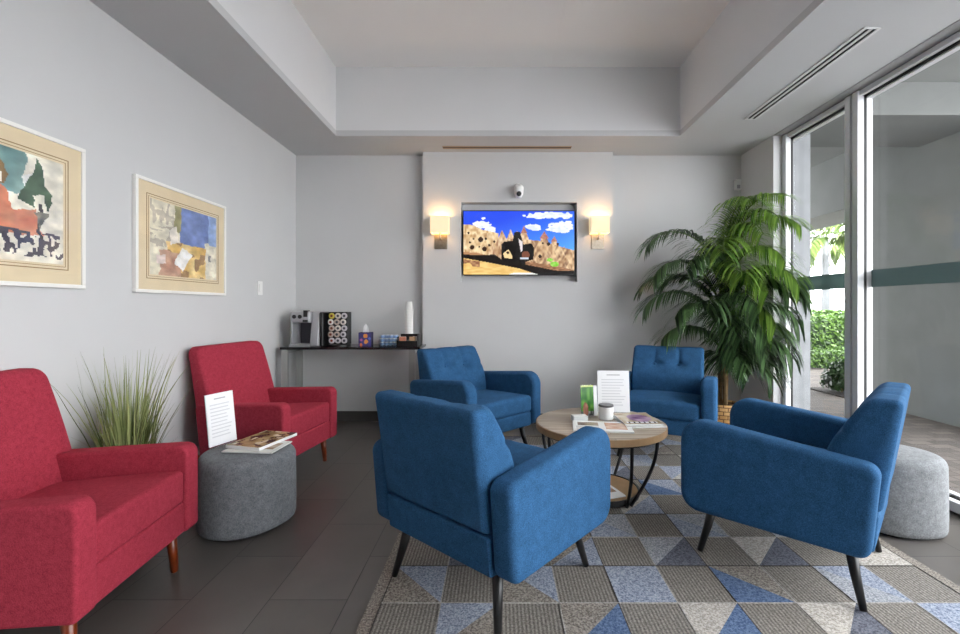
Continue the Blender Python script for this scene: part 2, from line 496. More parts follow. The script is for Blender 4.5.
# soffit ring around the raised tray
mb = MB()
mb.box(XL, TX0, YF, YB, ZS, ZS + .05).box(TX1, XR, YF, YB, ZS, ZS + .05)
mb.box(TX0, TX1, TY1, YB, ZS, ZS + .05).box(TX0, TX1, YF, TY0, ZS, ZS + .05)
struct('ceiling_soffit', mb, CEIL_SHADED)
struct('ceiling_strip_shaded', MB().box(XR, XW + .1, YF, 3.97, ZS - .004, ZS + .05), plain('ceiling_shade_grey', rgb(150, 150, 150), rough=.8))  # strip of ceiling over the windows, its shade painted in as grey
mb = MB()
mb.box(TX0 - .05, TX0, TY0, TY1, ZS + .05, ZT).box(TX1, TX1 + .05, TY0, TY1, ZS + .05, ZT)
mb.box(TX0 - .05, TX1 + .05, TY1, TY1 + .05, ZS + .05, ZT).box(TX0 - .05, TX1 + .05, TY0 - .05, TY0, ZS + .05, ZT)
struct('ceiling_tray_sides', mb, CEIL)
mb = MB().box(XL - .1, XW + .1, YF - .1, YB + .1, ZT, ZT + .15)
for px in (-.205, .475):                                     # seams of the access panel
    mb.box(px - .004, px + .004, TY0, TY1, ZT - .003, ZT)
struct('ceiling', mb, CEIL_LIT)
# baseboards
struct('baseboard_back', MB().box(XL, CX0, YB - .012, YB, 0, .1).box(CX1, XR, YB - .012, YB, 0, .1), BASEB)
struct('baseboard_centre', MB().box(CX0, CX1, YC - .012, YC, 0, .1).box(CX0 - .012, CX0, YC - .012, YB - .012, 0, .1).box(CX1, CX1 + .012, YC - .012, YB - .012, 0, .1), BASEB)
struct('baseboard_left', MB().box(XL, XL + .012, YF, YB - .012, 0, .1), BASEB)
struct('baseboard_right', MB().box(XR - .012, XR, 3.97, YB - .012, 0, .1).box(XR - .012, XW, 3.958, 3.97, 0, .1), BASEB)

# windows along the right side: each an aluminium frame with its pane
def window(n, y0, y1, far_bead=True):
    r = bpy.data.objects.new('window_%d' % n, None); COL.objects.link(r); r['kind'] = 'structure'
    r.location = (XW, (y0 + y1) / 2, 0)
    h = (y1 - y0) / 2; z0, z1 = .0, ZS - .006
    f = MB()                                            # inner posts, head and sill
    f.box(-.045, .0, -h, -h + .05, z0, z1).box(-.045, .0, h - .05, h, z0, z1)
    f.box(-.03, .0, -h + .05, h - .05, z1 - .035, z1).box(-.045, .0, -h + .05, h - .05, z0 + .012, z0 + .07)
    bevel(f.build('window_frame', ALU, r, kind='structure'), .003, 2)
    a, b = -h + .012, h - .012
    g = MB()
    g.box(.0, .018, a, a + .038, .0, z1).box(.0, .018, b - .038, b, .0, z1)
    g.box(.0, .018, a, b, z1 - .045, z1).box(.0, .018, a, b, .0, .075)
    g.build('gasket', GASKET, r, kind='structure')
    g = MB()                                            # white glazing beads on the outer side
    g.box(.018, .06, a, a + .04, .0, z1)
    if far_bead: g.box(.018, .06, b - .04, b, .0, z1)
    g.box(.018, .06, a, b, z1 - .055, z1).box(.018, .06, a, b, .0, .085)
    bevel(g.build('glazing_bead', ALU, r, kind='structure'), .002, 2)
    p = MB().box(.056, .060, a + .04, b - (.04 if far_bead else .0), .085, z1 - .055).build('glass_pane', GLASS, r, kind='structure')
    q = MB().box(.050, .0545, a + .04, b - .04, 1.279, 1.397).build('frosted_strip', FILM, p, kind='structure')
    return r
window(1, 3.205, 3.968, False)
window(2, 1.60, 3.185)
window(3, .05, 1.56)
window(4, -1.5, .01)
window(5, -2.55, -1.54)
struct('trim_3', MB().box(XW - .02, XW + .05, 3.185, 3.205, 0, ZS - .006), ALUG)
struct('trim_4', MB().box(XW - .02, XW + .05, 1.56, 1.60, 0, ZS - .006).box(XW - .02, XW + .05, .01, .05, 0, ZS - .006), ALUG)
struct('trim_5', MB().box(XW - .02, XW + .05, -1.54, -1.5, 0, ZS - .006), ALUG)

# outside
struct('ground_outside', MB().box(XW + .06, 40, 1.5, 45, -.12, -.02), PAVER)
struct('ground_unseen', MB().box(XW + .06, 40, -25, 1.5, -.12, -.02), plain('pale_bounce_paving', rgb(182, 182, 184), rough=.9, var=.05, scale=4))  # ground out of view, made pale to bounce daylight up indoors
struct('pillar_outside', MB().box(2.57, 2.79, 4.02, 4.6, -.02, 3.12), CONC)
struct('wall_outside_pier', MB().box(4.45, 5.2, 3.75, 5.36, -.02, 3.12).box(4.445, 4.45, 3.75, 5.36, .765, .775), CONCD)
struct('wall_outside_building', MB().box(-3, XW + .1, YB + .12, 8.0, -.02, 3.6), CONCD)
struct('ceiling_porch', MB().box(XW + .06, 4.45, 1.9, 3.15, 3.12, 3.4).box(XW + .06, 5.6, 3.15, 9.5, 3.12, 3.4), CONCD)
struct('ceiling_porch_drop', MB().box(XW + .1, 4.45, 3.96, 4.76, 2.83, 3.12), plain('grey_render_shaded', rgb(108, 110, 108), rough=.9, var=.05, scale=4))  # porch render in a darker copy, shade painted into the colour
struct('beam_porch', MB().box(4.45, 5.2, 5.36, 9.5, 2.40, 3.12), CONCD)
struct('roof_building', MB().box(XL - .3, XW + .06, YF - .3, YB + .3, ZT + .16, ZT + .4), CONCD)

def leaves(mb, n, fn, size, mat=0):
    for i in range(n):
        p, nrm = fn()
        p = Vector(p); d = Vector((random.gauss(0, 1), random.gauss(0, 1), random.gauss(0, 1))).normalized()
        u = (Vector(nrm) + d * .8).normalized(); t = u.orthogonal().normalized()
        t = Matrix.Rotation(random.uniform(0, 6.28), 3, u) @ t; w = u.cross(t)
        s = size * random.uniform(.6, 1.3)
        mb.add([p - t * s, p + w * s * .45, p + t * s, p - w * s * .45], [(0, 1, 2, 3)], mat)
def hedge(name, x0, x1, y0, y1, h, n, label, mat, size=.05):
    r = thing(name, label, 'hedge', ((x0 + x1) / 2, (y0 + y1) / 2, -.02))
    hx, hy = (x1 - x0) / 2, (y1 - y0) / 2
    core = MB().box(-hx + .05, hx - .05, -hy + .05, hy - .05, 0, h - .05).build('branches', BUSH, r)
    mb = MB()
    def pick():
        k = random.random(); e = random.gauss(0, .025)
        if k < .45: return (random.uniform(-hx, hx), -hy + e, random.uniform(0.02, h)), (0, -1, .3)
        if k < .85: return (random.uniform(-hx, hx), random.uniform(-hy, hy), h + e), (0, 0, 1)
        return (-hx + e, random.uniform(-hy, hy), random.uniform(.02, h)), (-1, 0, .3)
    leaves(mb, n, pick, size)
    mb.build('foliage', mat, r, fixn=False)
    return r
hedge('hedge', 4.6, 9.5, 8.5, 8.95, .30, 4200, 'low clipped green hedge along the pavers, nearest the window', HEDGE, .04)
hedge('hedge', 4.9, 10.5, 9.5, 10.5, .93, 7000, 'tall clipped green hedge behind the low one outside', HEDGE, .05)
hedge('hedge', 6.0, 14, 13.0, 13.6, 1.02, 3500, 'farthest pale green hedge showing above the tall hedge', HEDGE, .07)
tag(MB().box(4.4, 6.2, 5.75, 6.45, -.03, -.005).build('mulch_bed', MULCH), 'dark mulch bed under the small dark bush outside', 'mulch', kind='structure')
b = thing('bush', 'small dark leafy bush in the mulch bed outside the window', 'bush', (4.62, 6.05, -.005))
mb = MB()
def pk():
    d = Vector((random.gauss(0, 1), random.gauss(0, 1), abs(random.gauss(0, 1)))).normalized()
    r_ = random.uniform(.55, 1.05)
    return (d.x * .24 * r_, d.y * .24 * r_, .06 + d.z * .36 * r_), d
leaves(mb, 900, pk, .045); mb.build('foliage', BUSH, b, fixn=False)
mb = MB()
for k in range(7):
    a = k * .9; mb.tube([(0, 0, 0), (.1 * math.cos(a), .1 * math.sin(a), .28)], [.008, .004], 6)
mb.build('stem', STEM, b)

def frond_mesh(L, droop, yaw, lift, nleaf=26, leaflen=.3, width=.022, base=(0, 0, 0), curl=1.0, seedv=0, hang=.20):
    """one feather palm frond: a curved stalk and two rows of hanging leaflets"""
    rnd = random.Random(seedv)
    mb = MB(); pts = []; p = Vector(base); el = lift; n = 16
    for i in range(n + 1):
        pts.append(p.copy())
        d = Vector((math.cos(yaw) * math.cos(el), math.sin(yaw) * math.cos(el), math.sin(el)))
        p = p + d * (L / n); el -= droop / n * (0.35 + 1.3 * i / n)
    mb.tube(pts, [.009 * (1 - .8 * i / n) + .0015 for i in range(n + 1)], 6, mat=1)
    side0 = Vector((-math.sin(yaw), math.cos(yaw), 0))
    for k in range(nleaf):
        t = .22 + .78 * k / (nleaf - 1); f = t * n; i = min(int(f), n - 1)
        q = pts[i].lerp(pts[i + 1], f - i); d = (pts[i + 1] - pts[i]).normalized()
        ll = leaflen * (math.sin(PI * (.16 + .80 * (1 - abs(t - .45) * 1.25) * .5)) ** 1) * rnd.uniform(.85, 1.12)
        if t > .85: ll *= .75
        for sg in (-1, 1):
            out = (side0 * sg * .85 + d * (.55 + .5 * t) + Vector((0, 0, .18))).normalized()
            g = Vector((0, 0, -1)); c = q.copy(); ds = out.copy(); prev = None; w0 = width * rnd.uniform(.8, 1.2)
            st = []
            m = 5
            for j in range(m + 1):
                s_ = j / m; wd = w0 * (math.sin(PI * min(1, .18 + .82 * s_)) ** .7 if s_ < 1 else 0.02) * .5
                tw = ds.cross(Vector((0, 0, 1)));
                tw = tw.normalized() if tw.length > 1e-4 else side0.copy()
                st.append((c - tw * wd, c + tw * wd))
                c = c + ds * (ll / m); ds = (ds + g * (hang + .16 * rnd.random()) * curl).normalized()
            vs = [x for pr in st for x in pr]
            mb.add(vs, [(2 * j, 2 * j + 1, 2 * j + 3, 2 * j + 2) for j in range(m)], 0)
    return mb

def garden_palm(x, y, h, label, seed):
    r = thing('palm_tree', label, 'palm tree', (x, y, -.02))
    MB().tube([(0, 0, 0), (.05, 0, h * .5), (.02, 0, h)], [.15, .11, .09], 12).build('trunk', CONC, r, smooth=True)
    for k in range(15):
        a = k * 2 * PI / 15 + random.uniform(-.15, .15)
        frond_mesh(1.9 * random.uniform(.85, 1.1), 2.1, a, random.uniform(.1, 1.1), 22, .62, .075, (.02, 0, h), 1.0, seed + k).build('frond', [TREE, RACH], r, fixn=False)
garden_palm(10.3, 14.2, 3.3, 'tall palm with pale trunk, left of the two outside the window', 100)
garden_palm(15.2, 19.3, 3.9, 'palm outside partly hidden by the window mullion, right of the two', 200)
fr = thing('fence', 'distant white railing beyond the hedges outside', 'fence', (14, 19, -.02))
MB().box(-5, 8, -.03, .03, 1.35, 1.47).box(-5, 8, -.03, .03, .7, .8).build('rail', WHITEW, fr)
for k in range(10):
    MB().box(-5 + k * 1.44 - .05, -5 + k * 1.44 + .05, -.05, .05, 0, 1.5).build('post', WHITEW, fr)

# ------------------------------------------------------------------ rug
RX0, RY0, CW, CH = .008, 1.7185, .2265, .246
def rugmat(name, c0, c1, stripe=None, bump=.5):
    m, nt, b = newmat(name)
    ge = N(nt, 'ShaderNodeNewGeometry')
    no = N(nt, 'ShaderNodeTexNoise'); no.inputs['Scale'].default_value = 125; no.inputs['Detail'].default_value = 3; no.inputs['Roughness'].default_value = .75
    nt.links.new(ge.outputs['Position'], no.inputs['Vector'])
    r = N(nt, 'ShaderNodeValToRGB'); r.color_ramp.elements[0].position = .38; r.color_ramp.elements[1].position = .62
    r.color_ramp.elements[0].color = c0; r.color_ramp.elements[1].color = c1
    nt.links.new(no.outputs['Fac'], r.inputs['Fac']); col = r.outputs['Color']; hgt = no.outputs['Fac']
    if stripe:
        w = N(nt, 'ShaderNodeTexWave', bands_direction='X' if stripe != 'D' else 'X'); w.inputs['Scale'].default_value = 22; w.inputs['Distortion'].default_value = .6
        w.inputs['Detail'].default_value = 1; w.inputs['Detail Scale'].default_value = 3
        nt.links.new(ge.outputs['Position'], w.inputs['Vector'])
        mx = N(nt, 'ShaderNodeMix', data_type='RGBA', blend_type='MULTIPLY'); mx.inputs['Factor'].default_value = .75
        mr = N(nt, 'ShaderNodeMapRange'); mr.inputs['To Min'].default_value = .45; mr.inputs['To Max'].default_value = 1.15
        nt.links.new(w.outputs['Fac'], mr.inputs['Value'])
        nt.links.new(col, mx.inputs['A']); nt.links.new(mr.outputs['Result'], mx.inputs['B']); col = mx.outputs['Result']
    nt.links.new(col, b.inputs['Base Color']); b.inputs['Roughness'].default_value = 1; b.inputs['Specular IOR Level'].default_value = .1
    bp = N(nt, 'ShaderNodeBump'); bp.inputs['Strength'].default_value = bump; bp.inputs['Distance'].default_value = .004
    nt.links.new(hgt, bp.inputs['Height']); nt.links.new(bp.outputs['Normal'], b.inputs['Normal'])
    return m
RUG = {'s': rugmat('rug_striped_taupe', rgb(112, 107, 101), rgb(158, 152, 144), 'X'),
       't': rugmat('rug_taupe', rgb(96, 90, 84), rgb(170, 162, 152)),
       'b': rugmat('rug_beige', rgb(142, 136, 128), rgb(206, 200, 192)),
       'l': rugmat('rug_pale_blue', rgb(100, 110, 130), rgb(176, 182, 194)),
       'B': rugmat('rug_blue', rgb(62, 82, 116), rgb(112, 132, 162)),
       'd': rugmat('rug_slate', rgb(72, 75, 86), rgb(124, 126, 136)),
       'g': rugmat('rug_grey_blue', rgb(112, 116, 124), rgb(182, 184, 188)),
       'w': rugmat('rug_pale_line', rgb(140, 136, 131), rgb(186, 182, 176)),
       'k': rugmat('rug_dark_line', rgb(60, 58, 56), rgb(96, 93, 90))}
RKEY = list(RUG)
# (column,row): diagonal ('\\' or '/'), lower colour, upper colour
RT = {(-2, 0): ('\\', 't', 'l'), (0, 0): ('\\', 't', 'l'), (2, 0): ('\\', 'l', 'l'), (4, 0): ('\\', 'B', 't'), (6, 0): ('\\', 'g', 'l'),
      (-1, -1): ('/', 'l', 't'), (1, -1): ('/', 't', 'B'), (3, -1): ('/', 'b', 'B'), (5, -1): ('/', 'b', 'd'), (7, -1): ('\\', 'l', 'l'),
      (-1, 1): ('\\', 'd', 'b'), (1, 1): ('/', 't', 'l'), (3, 1): ('/', 'g', 'd'), (5, 1): ('/', 'b', 'd'), (7, 1): ('\\', 'b', 'b'),
      (2, 2): ('\\', 'l', 'g'), (4, 2): ('\\', 'l', 'g'), (6, 2): ('\\', 'g', 'b'), (0, 2): ('/', 'l', 'b'), (-2, 2): ('/', 't', 'l'),
      (3, 3): ('/', 'b', 'l'), (1, 3): ('/', 'l', 'l'), (5, 3): ('/', 'B', 'l'), (4, 4): ('\\', 'B', 'l'), (2, 4): ('\\', 'd', 'l'),
      (3, 5): ('/', 'l', 'd'), (5, 5): ('/', 'l', 'b'), (4, 6): ('\\', 'g', 'l')}
rug = thing('rug', 'patchwork rug of blue, grey and taupe squares and triangles under the seating group', 'rug', (0, 0, 0))
mb = MB()
I0, I1, J0, J1 = -2, 7, -3, 8
ex0, ex1 = RX0 + CW * I0 - .05, RX0 + CW * (I1 + 1) + .05
ey0, ey1 = RY0 + CH * J0 - .05, RY0 + CH * (J1 + 1) + .05
zt = .009
mb.box(ex0, ex1, ey0, ey1, .001, zt - .001, RKEY.index('t'))
rr = random.Random(3)
for j in range(J0, J1 + 1):
    for i in range(I0, I1 + 1):
        x0, y0 = RX0 + CW * i, RY0 + CH * j; x1, y1 = x0 + CW, y0 + CH
        e = .0025
        if (i + j) % 2:
            mb.add([(x0 + e, y0 + e, zt), (x1 - e, y0 + e, zt), (x1 - e, y1 - e, zt), (x0 + e, y1 - e, zt)], [(0, 1, 2, 3)], RKEY.index('s'))
        else:
            dg, lo, hi = RT.get((i, j)) or (rr.choice('\\/'), rr.choice('tlbgd'), rr.choice('lBgtb'))
            z2 = zt + .0015
            A, B_, C_, D_ = (x0 + e, y0 + e, z2), (x1 - e, y0 + e, z2), (x1 - e, y1 - e, z2), (x0 + e, y1 - e, z2)
            if dg == '\\':
                mb.add([A, B_, D_], [(0, 1, 2)], RKEY.index(lo)); mb.add([B_, C_, D_], [(0, 1, 2)], RKEY.index(hi))
            else:
                mb.add([A, C_, D_], [(0, 1, 2)], RKEY.index(lo)); mb.add([A, B_, C_], [(0, 1, 2)], RKEY.index(hi))
            mb.add([A, B_, C_, D_] + [(q[0], q[1], zt - .001) for q in (A, B_, C_, D_)], [(0, 4, 5, 1), (1, 5, 6, 2), (2, 6, 7, 3), (3, 7, 4, 0)], RKEY.index(lo))
for i in range(I0, I1 + 2):
    x = RX0 + CW * i
    mb.box(x - .002, x + .002, ey0 + .05, ey1 - .05, zt - .001, zt + .002, RKEY.index('w' if i % 2 else 'k'))
for j in range(J0, J1 + 2):
    y = RY0 + CH * j
    mb.box(ex0 + .05, ex1 - .05, y - .002, y + .002, zt - .001, zt + .0023, RKEY.index('w' if j % 2 == 0 else 'k'))
mb.build('pile', [RUG[k] for k in RKEY], rug, fixn=False)
RUGZ = zt + .0026

# ------------------------------------------------------------------ blue armchairs
def blue_chair():
    t = thing('armchair', 'x', 'armchair')
    # base and rails
    mb = MB().rbox(.285, .315, .055, .018, (4, 4, 2), (0, .015, .272))
    mb.build('seat_base', BLUE, t, smooth=True)
    # seat cushion, puffed on top
    def puff(p):
        q = Vector(p)
        k = max(0, 1 - (q.x / .28) ** 2) * max(0, 1 - ((q.y - .05) / .32) ** 2)
        if q.z > .39: q.z += .018 * k
        q.z += .012 * (q.y / .3)
        return q
    MB().rbox(.279, .275, .064, .03, (10, 10, 2), (0, .070, .376), puff).build('seat_cushion', BLUE, t, smooth=True)
    # arms
    prof = round_poly([(-.322, .226), (.352, .214), (.352, .632), (-.352, .562)], [.045, .08, .10, .045], 8)
    for s in (-1, 1):
        MB().slab(prof, min(s * .284, s * .382), max(s * .284, s * .382), .026, lambda a, b, c: (c, a, b)).build('armrest', BLUE, t, smooth=True)
    # lower back rail
    MB().rbox(.283, .02, .070, .012, (4, 2, 2), (0, -.312, .293), lambda p: (p[0], p[1] - .10 * (p[2] - .293), p[2])).build('back_rail', BLUE, t, smooth=True)
    # back
    z0, z1 = .364, .792
    def back(p):
        f = (p.z - z0) / (z1 - z0); f = max(0, min(1, f))
        yr = -.345 - .064 * f
        th = .185 * (1 - f) + .096 * f + .052 * math.sin(PI * f)
        d = (p.y + .05) / .1
        q = Vector((p.x * (1 - .015 * f), yr + th * d, p.z))
        if d > .5:                                    # tufted front
            for bx in (-.095, .095):
                r2 = ((q.x - bx) / .05) ** 2 + ((q.z - .65) / .045) ** 2
                q.y -= .026 * math.exp(-r2)
                if q.z > .65: q.y -= .013 * min(1, max(0, (.785 - q.z) / .04)) * math.exp(-((q.x - bx) / .013) ** 2)
            q.y -= .009 * math.exp(-((q.z - .65) / .014) ** 2)
            q.y += .010 * math.exp(-((q.z - .55) / .06) ** 2) * (1 - (q.x / .29) ** 2)
        if f > .8:
            for bx in (-.095, .095): q.z -= .004 * math.exp(-((q.x - bx) / .03) ** 2)
        return q
    bk = MB().rbox(.283, .05, (z1 - z0) / 2, .026, (40, 3, 32), (0, 0, (z0 + z1) / 2), back).build('backrest', BLUE, t, smooth=True)
    for bx in (-.095, .095):
        f = (.65 - z0) / (z1 - z0)
        y = -.345 - .064 * f + (.185 * (1 - f) + .096 * f + .052 * math.sin(PI * f)) - .032
        MB().lathe([(0, -.004), (.010, -.003), (.012, 0), (.008, .005), (0, .006)], 14, fn=lambda p: (p[0] + bx, y + p[2], .65 + p[1])).build('button', BUTTON, bk, smooth=True)
    for sx in (-1, 1):
        for sy in (-1, 1):
            MB().tube([(sx * .286, sy * .295, .0034), (sx * .262, sy * .268, .12), (sx * .242, sy * .245, .245)], [.0125, .0175, .0225], 16).build('leg', BLACKW, t, smooth=True)
    return t
proto = blue_chair()
def place(o, loc, fwd, label, group=None, cat=None):
    o.location = loc; o.rotation_euler = (0, 0, math.atan2(-fwd[0], fwd[1]))
    o['label'] = label
    if group: o['group'] = group
    return o
G = 'blue armchairs around the coffee table'
place(proto, (-.025, 1.922, RUGZ), (.652, .758), 'blue fabric armchair in the foreground centre seen from behind, on the rug', G)
place(copy_tree(proto), (1.345, 2.078, RUGZ), (-.71, .70), 'blue fabric armchair seen from its side, in front of the pale grey pouf', G)
place(copy_tree(proto), (-.175, 3.50, RUGZ), (.70, -.71), 'blue fabric armchair between the console table and the coffee table', G)
place(copy_tree(proto), (1.295, 3.53, RUGZ), (-.45, -.89), 'blue fabric armchair facing the camera in front of the potted palm', G)

# ------------------------------------------------------------------ red armchairs
def red_chair():
    t = thing('armchair', 'x', 'armchair')
    W = .328
    MB().rbox(W - .080, .28, .066, .012, (4, 4, 2), (0, .055, .239)).build('seat_base', RED, t, smooth=True)
    def puff(p):
        q = Vector(p); k = max(0, 1 - (q.x / .26) ** 2) * max(0, 1 - ((q.y - .06) / .27) ** 2)
        if q.z > .36: q.z += .016 * k
        q.z += .02 * (q.y / .3)
        return q
    MB().rbox(W - .083, .270, .072, .022, (10, 10, 2), (0, .068, .350), puff).build('seat_cushion', RED, t, smooth=True)
    prof = round_poly([(-.225, .172), (.350, .172), (.350, .545), (-.265, .520)], [.03, .024, .045, .03], 6)
    for s in (-1, 1):
        MB().slab(prof, min(s * (W - .085), s * W), max(s * (W - .085), s * W), .014, lambda a, b, c: (c, a, b)).build('armrest', RED, t, smooth=True)
    # back: outline in x,z with rounded shoulders, leaning
    prof = round_poly([(-W + .004, .172), (W - .004, .172), (W - .008, .50), (W - .018, .884), (-W + .018, .884), (-W + .008, .50)], [.01, .01, .1, .055, .055, .1], 7)
    # subdivide vertically so the lean can bend
    def lean(a, b, c):
        f = (b - .172) / .712
        y = -.205 - .125 * f + c * (1.0 - .40 * f)
        y += .02 * math.sin(PI * f) * (1 if c > .06 else .4)
        return (a, y, b)
    pr = []
    for i, p in enumerate(prof):
        q = prof[(i + 1) % len(prof)]; d = math.hypot(q[0] - p[0], q[1] - p[1]); k = max(1, int(d / .05))
        pr += [(p[0] + (q[0] - p[0]) * j / k, p[1] + (q[1] - p[1]) * j / k) for j in range(k)]
    MB().slab(pr, -.02, .115, .03, lean).build('backrest', RED, t, smooth=True)
    for sx in (-1, 1):
        for sy in (-1, 1):
            MB().tube([(sx * .262, sy * .285, 0), (sx * .258, sy * .270, .185)], [.014, .023], 16).build('leg', CHERRY, t, smooth=True)
    return t
rc = red_chair()
G = 'crimson armchairs along the left wall'
place(rc, (-1.655, 1.655, 0), (.995, .095), 'crimson fabric armchair in the left foreground, nearest the camera', G)
place(copy_tree(rc), (-1.605, 3.12, 0), (.988, -.155), 'crimson fabric armchair beyond the grey pouf, beside the coffee console', G)

# ------------------------------------------------------------------ poufs
def pouf(loc, R, H, mat, label, e=.06, ph=0.0):
    t = thing('pouf', label, 'pouf', loc)
    rm = lambda a: 1 + .035 * math.cos(3 * (a - ph)) + .02 * math.cos(2 * a)
    prof = [(0, .012), (R * .92, .012), (R * .975, .016), (R * .995, .035), (R, H * .3), (R * .998, H * .6), (R * .99, H - .052)]
    r = .042
    for k in range(1, 9):
        a = PI / 2 * k / 8
        prof.append((R * .99 - r + r * math.cos(a), H - .052 + (r + .006) * math.sin(a)))
    prof += [(R * .6, H), (0, H + .001)]
    MB().lathe(prof, 64, rmod=rm).build('upholstery', mat, t, smooth=True)
    MB().lathe([(0, 0), (R * .86, 0), (R * .86, .013), (0, .013)], 48, rmod=rm).build('base', BLACKP, t)
    return t
pouf((-1.335, 2.39, 0), .232, .385, FELT, 'dark grey felt pouf between the crimson chairs with magazines on it', ph=.6)
pouf((2.072, 2.365, 0), .205, .392, FELTL, 'pale grey felt pouf by the window, behind the right blue chair', ph=1.5)

# ------------------------------------------------------------------ coffee table
ct = thing('coffee_table', 'round oak coffee table on curved black legs at the centre of the rug', 'coffee table', (.62, 2.74, RUGZ))
TR, TH = .384, .443 - RUGZ
o = MB().lathe([(0, TH - .042), (TR - .004, TH - .042), (TR, TH - .038), (TR, TH - .004), (TR - .004, TH), (0, TH)], 72).build('tabletop', WOODT, ct, smooth=False)
MB().lathe([(TR - .001, TH - .041), (TR + .003, TH - .038), (TR + .003, TH - .003), (TR - .001, TH - .001)], 72).build('rim', WOODR, ct)
MB().lathe([(0, .022), (.221, .022), (.221, .036), (0, .036)], 56).build('lower_shelf', WOODR, ct)
MB().lathe([(.222, .008), (.230, .008), (.230, .040), (.222, .040)], 56).build('shelf_hoop', BLACKM, ct)
for k in range(6):
    a0 = math.radians(-60 + 120 * (k // 2) + (4 if k % 2 else -4)); a1 = a0 + math.radians(18 if k % 2 else -10)
    pts = []
    for i in range(15):
        f = i / 14; g = math.sin(f * PI / 2)
        r = .236 + (.350 - .236) * g; a = a0 + (a1 - a0) * g
        pts.append((r * math.cos(a), r * math.sin(a), .0042 + (TH - .0482) * f))
    MB().tube(pts, 0.0095, 10).build('leg', BLACKM, ct, smooth=True)
MB().lathe([(.340, TH - .054), (.360, TH - .054), (.360, TH - .042), (.340, TH - .042)], 56).build('top_hoop', BLACKM, ct)

# ------------------------------------------------------------------ papers, signs, magazines
def T(o, loc, rz=0.0):
    o.location = loc; o.rotation_euler = (0, 0, rz); return o
def sheet(parent, w, h, base_tilt, lines=10, z0=.004):
    # printed page with grey rows of unreadable text
    def at(x, y): return (x, -.0032 + (y + h / 2) * base_tilt, z0 + h / 2 + y)
    rr = random.Random(5)
    rows = {}
    def fn(u, v):
        j = int(v * 44)
        if j == 4 and .3 < u < .72: return (178, 178, 182)
        if 8 <= j <= 38 and j % 3 == 0 and .12 < u < .9 - .25 * noise2(j * 3.3, 1): return (212, 212, 215)
        return (238, 238, 239)
    return picture('paper_sheet', w, h, 24, 44, fn, PIC, parent, at)
def sign(loc, rz, w, h, label):
    t = thing('sign_holder', label, 'sign', loc, rz)
    tl = .12
    mb = MB()
    fn = lambda p: (p[0], p[1] + p[2] * tl, p[2])
    mb.box(-w / 2 - .003, w / 2 + .003, -.001, .002, 0.002, h + .004, fn=fn)
    mb.box(-w / 2 - .003, w / 2 + .003, -.02, .06, 0, .003)
    mb.build('acrylic_stand', CLEARP, t)
    sheet(t, w, h, tl)
    def atb(x, y): return (-x, .0032 + (y + h / 2) * tl, .004 + h / 2 + y)
    picture('paper_back', w, h, 2, 2, lambda u, v: (236, 236, 237), PIC, t, atb)
    return t
TZ = .443
sign((.765, 2.97, TZ), math.radians(-3), .208, .268, 'white printed page in a clear stand on the coffee table')
PZ = .388
sign((-1.508, 2.47, PZ), math.radians(72), .168, .275, 'white printed page in a clear stand on the dark grey pouf')

def magazine(loc, rz, w, h, th, fn, label, nx=22, ny=28, edge=PAPER, tiltx=0.0):
    t = thing('magazine', label, 'magazine', loc, rz)
    t.rotation_euler = (tiltx, 0, rz)
    o = MB().box(-w / 2, w / 2, -h / 2, h / 2, 0, th - .0006).build('pages', edge, t)
    bevel(o, .001, 2)
    picture('cover', w, h, nx, ny, fn, PICG, t, lambda x, y: (x, y, th))
    return t
def cover_brown(u, v):
    n = noise2(u * 5, v * 6, 2); c = mixc((196, 170, 128), (120, 92, 62), n)
    if noise2(u * 9, v * 9, 4) > .66: c = (70, 52, 38)
    if noise2(u * 7, v * 8, 9) > .74: c = (226, 208, 178)
    return c
def cover_white(u, v):
    if .08 < u < .92 and .2 < v < .75: return mixc((150, 120, 96), (210, 190, 170), noise2(u * 6, v * 6, 3))
    return (236, 234, 230)
def cover_open(u, v):
    if abs(u - .5) < .012: return (170, 168, 166)
    if .56 < u < .92 and .15 < v < .8: return mixc((150, 92, 64), (222, 196, 170), noise2(u * 7, v * 7, 6))
    if .08 < u < .44 and .12 < v < .5: return mixc((96, 78, 70), (190, 170, 150), noise2(u * 7, v * 7, 8))
    if u < .45 and int(v * 30) % 2 and v > .55 and .06 < u: return (190, 190, 192)
    return (240, 239, 237)
def cover_purple(u, v):
    if .82 < v < .94 and .1 < u < .9: return (232, 230, 226) if int(u * 22) % 3 else (70, 50, 80)
    n = noise2(u * 6, v * 6, 11)
    if (u - .58) ** 2 + (v - .5) ** 2 < .1: return mixc((96, 60, 104), (206, 176, 190), n)
    return mixc((150, 128, 96), (204, 190, 166), n)
def cover_grey(u, v):
    if v < .2: return (90, 92, 98)
    return mixc((170, 168, 166), (226, 224, 220), noise2(u * 5, v * 5, 14))
magazine((-1.285, 2.41, PZ + .0005), math.radians(-4), .27, .20, .007, cover_white, 'thin white magazine lying underneath the brown one on the dark grey pouf')
magazine((-1.30, 2.49, PZ + .0085), math.radians(-14), .21, .29, .016, cover_brown, 'thick brown patterned magazine on top of the pile on the dark grey pouf')
magazine((.60, 2.60, TZ + .001), math.radians(-8), .33, .21, .009, cover_open, 'open white magazine at the near edge of the coffee table', 36, 22)
magazine((.845, 2.735, TZ + .001), math.radians(5), .235, .30, .010, cover_grey, 'grey magazine lying under the purple patterned one on the coffee table')
magazine((.84, 2.74, TZ + .0115), math.radians(2), .22, .28, .010, cover_purple, 'magazine with a purple patterned cover on the right of the coffee table')
magazine((.60, 2.68, RUGZ + .037), math.radians(18), .20, .26, .008, cover_white, 'white magazine on the lower shelf of the coffee table')
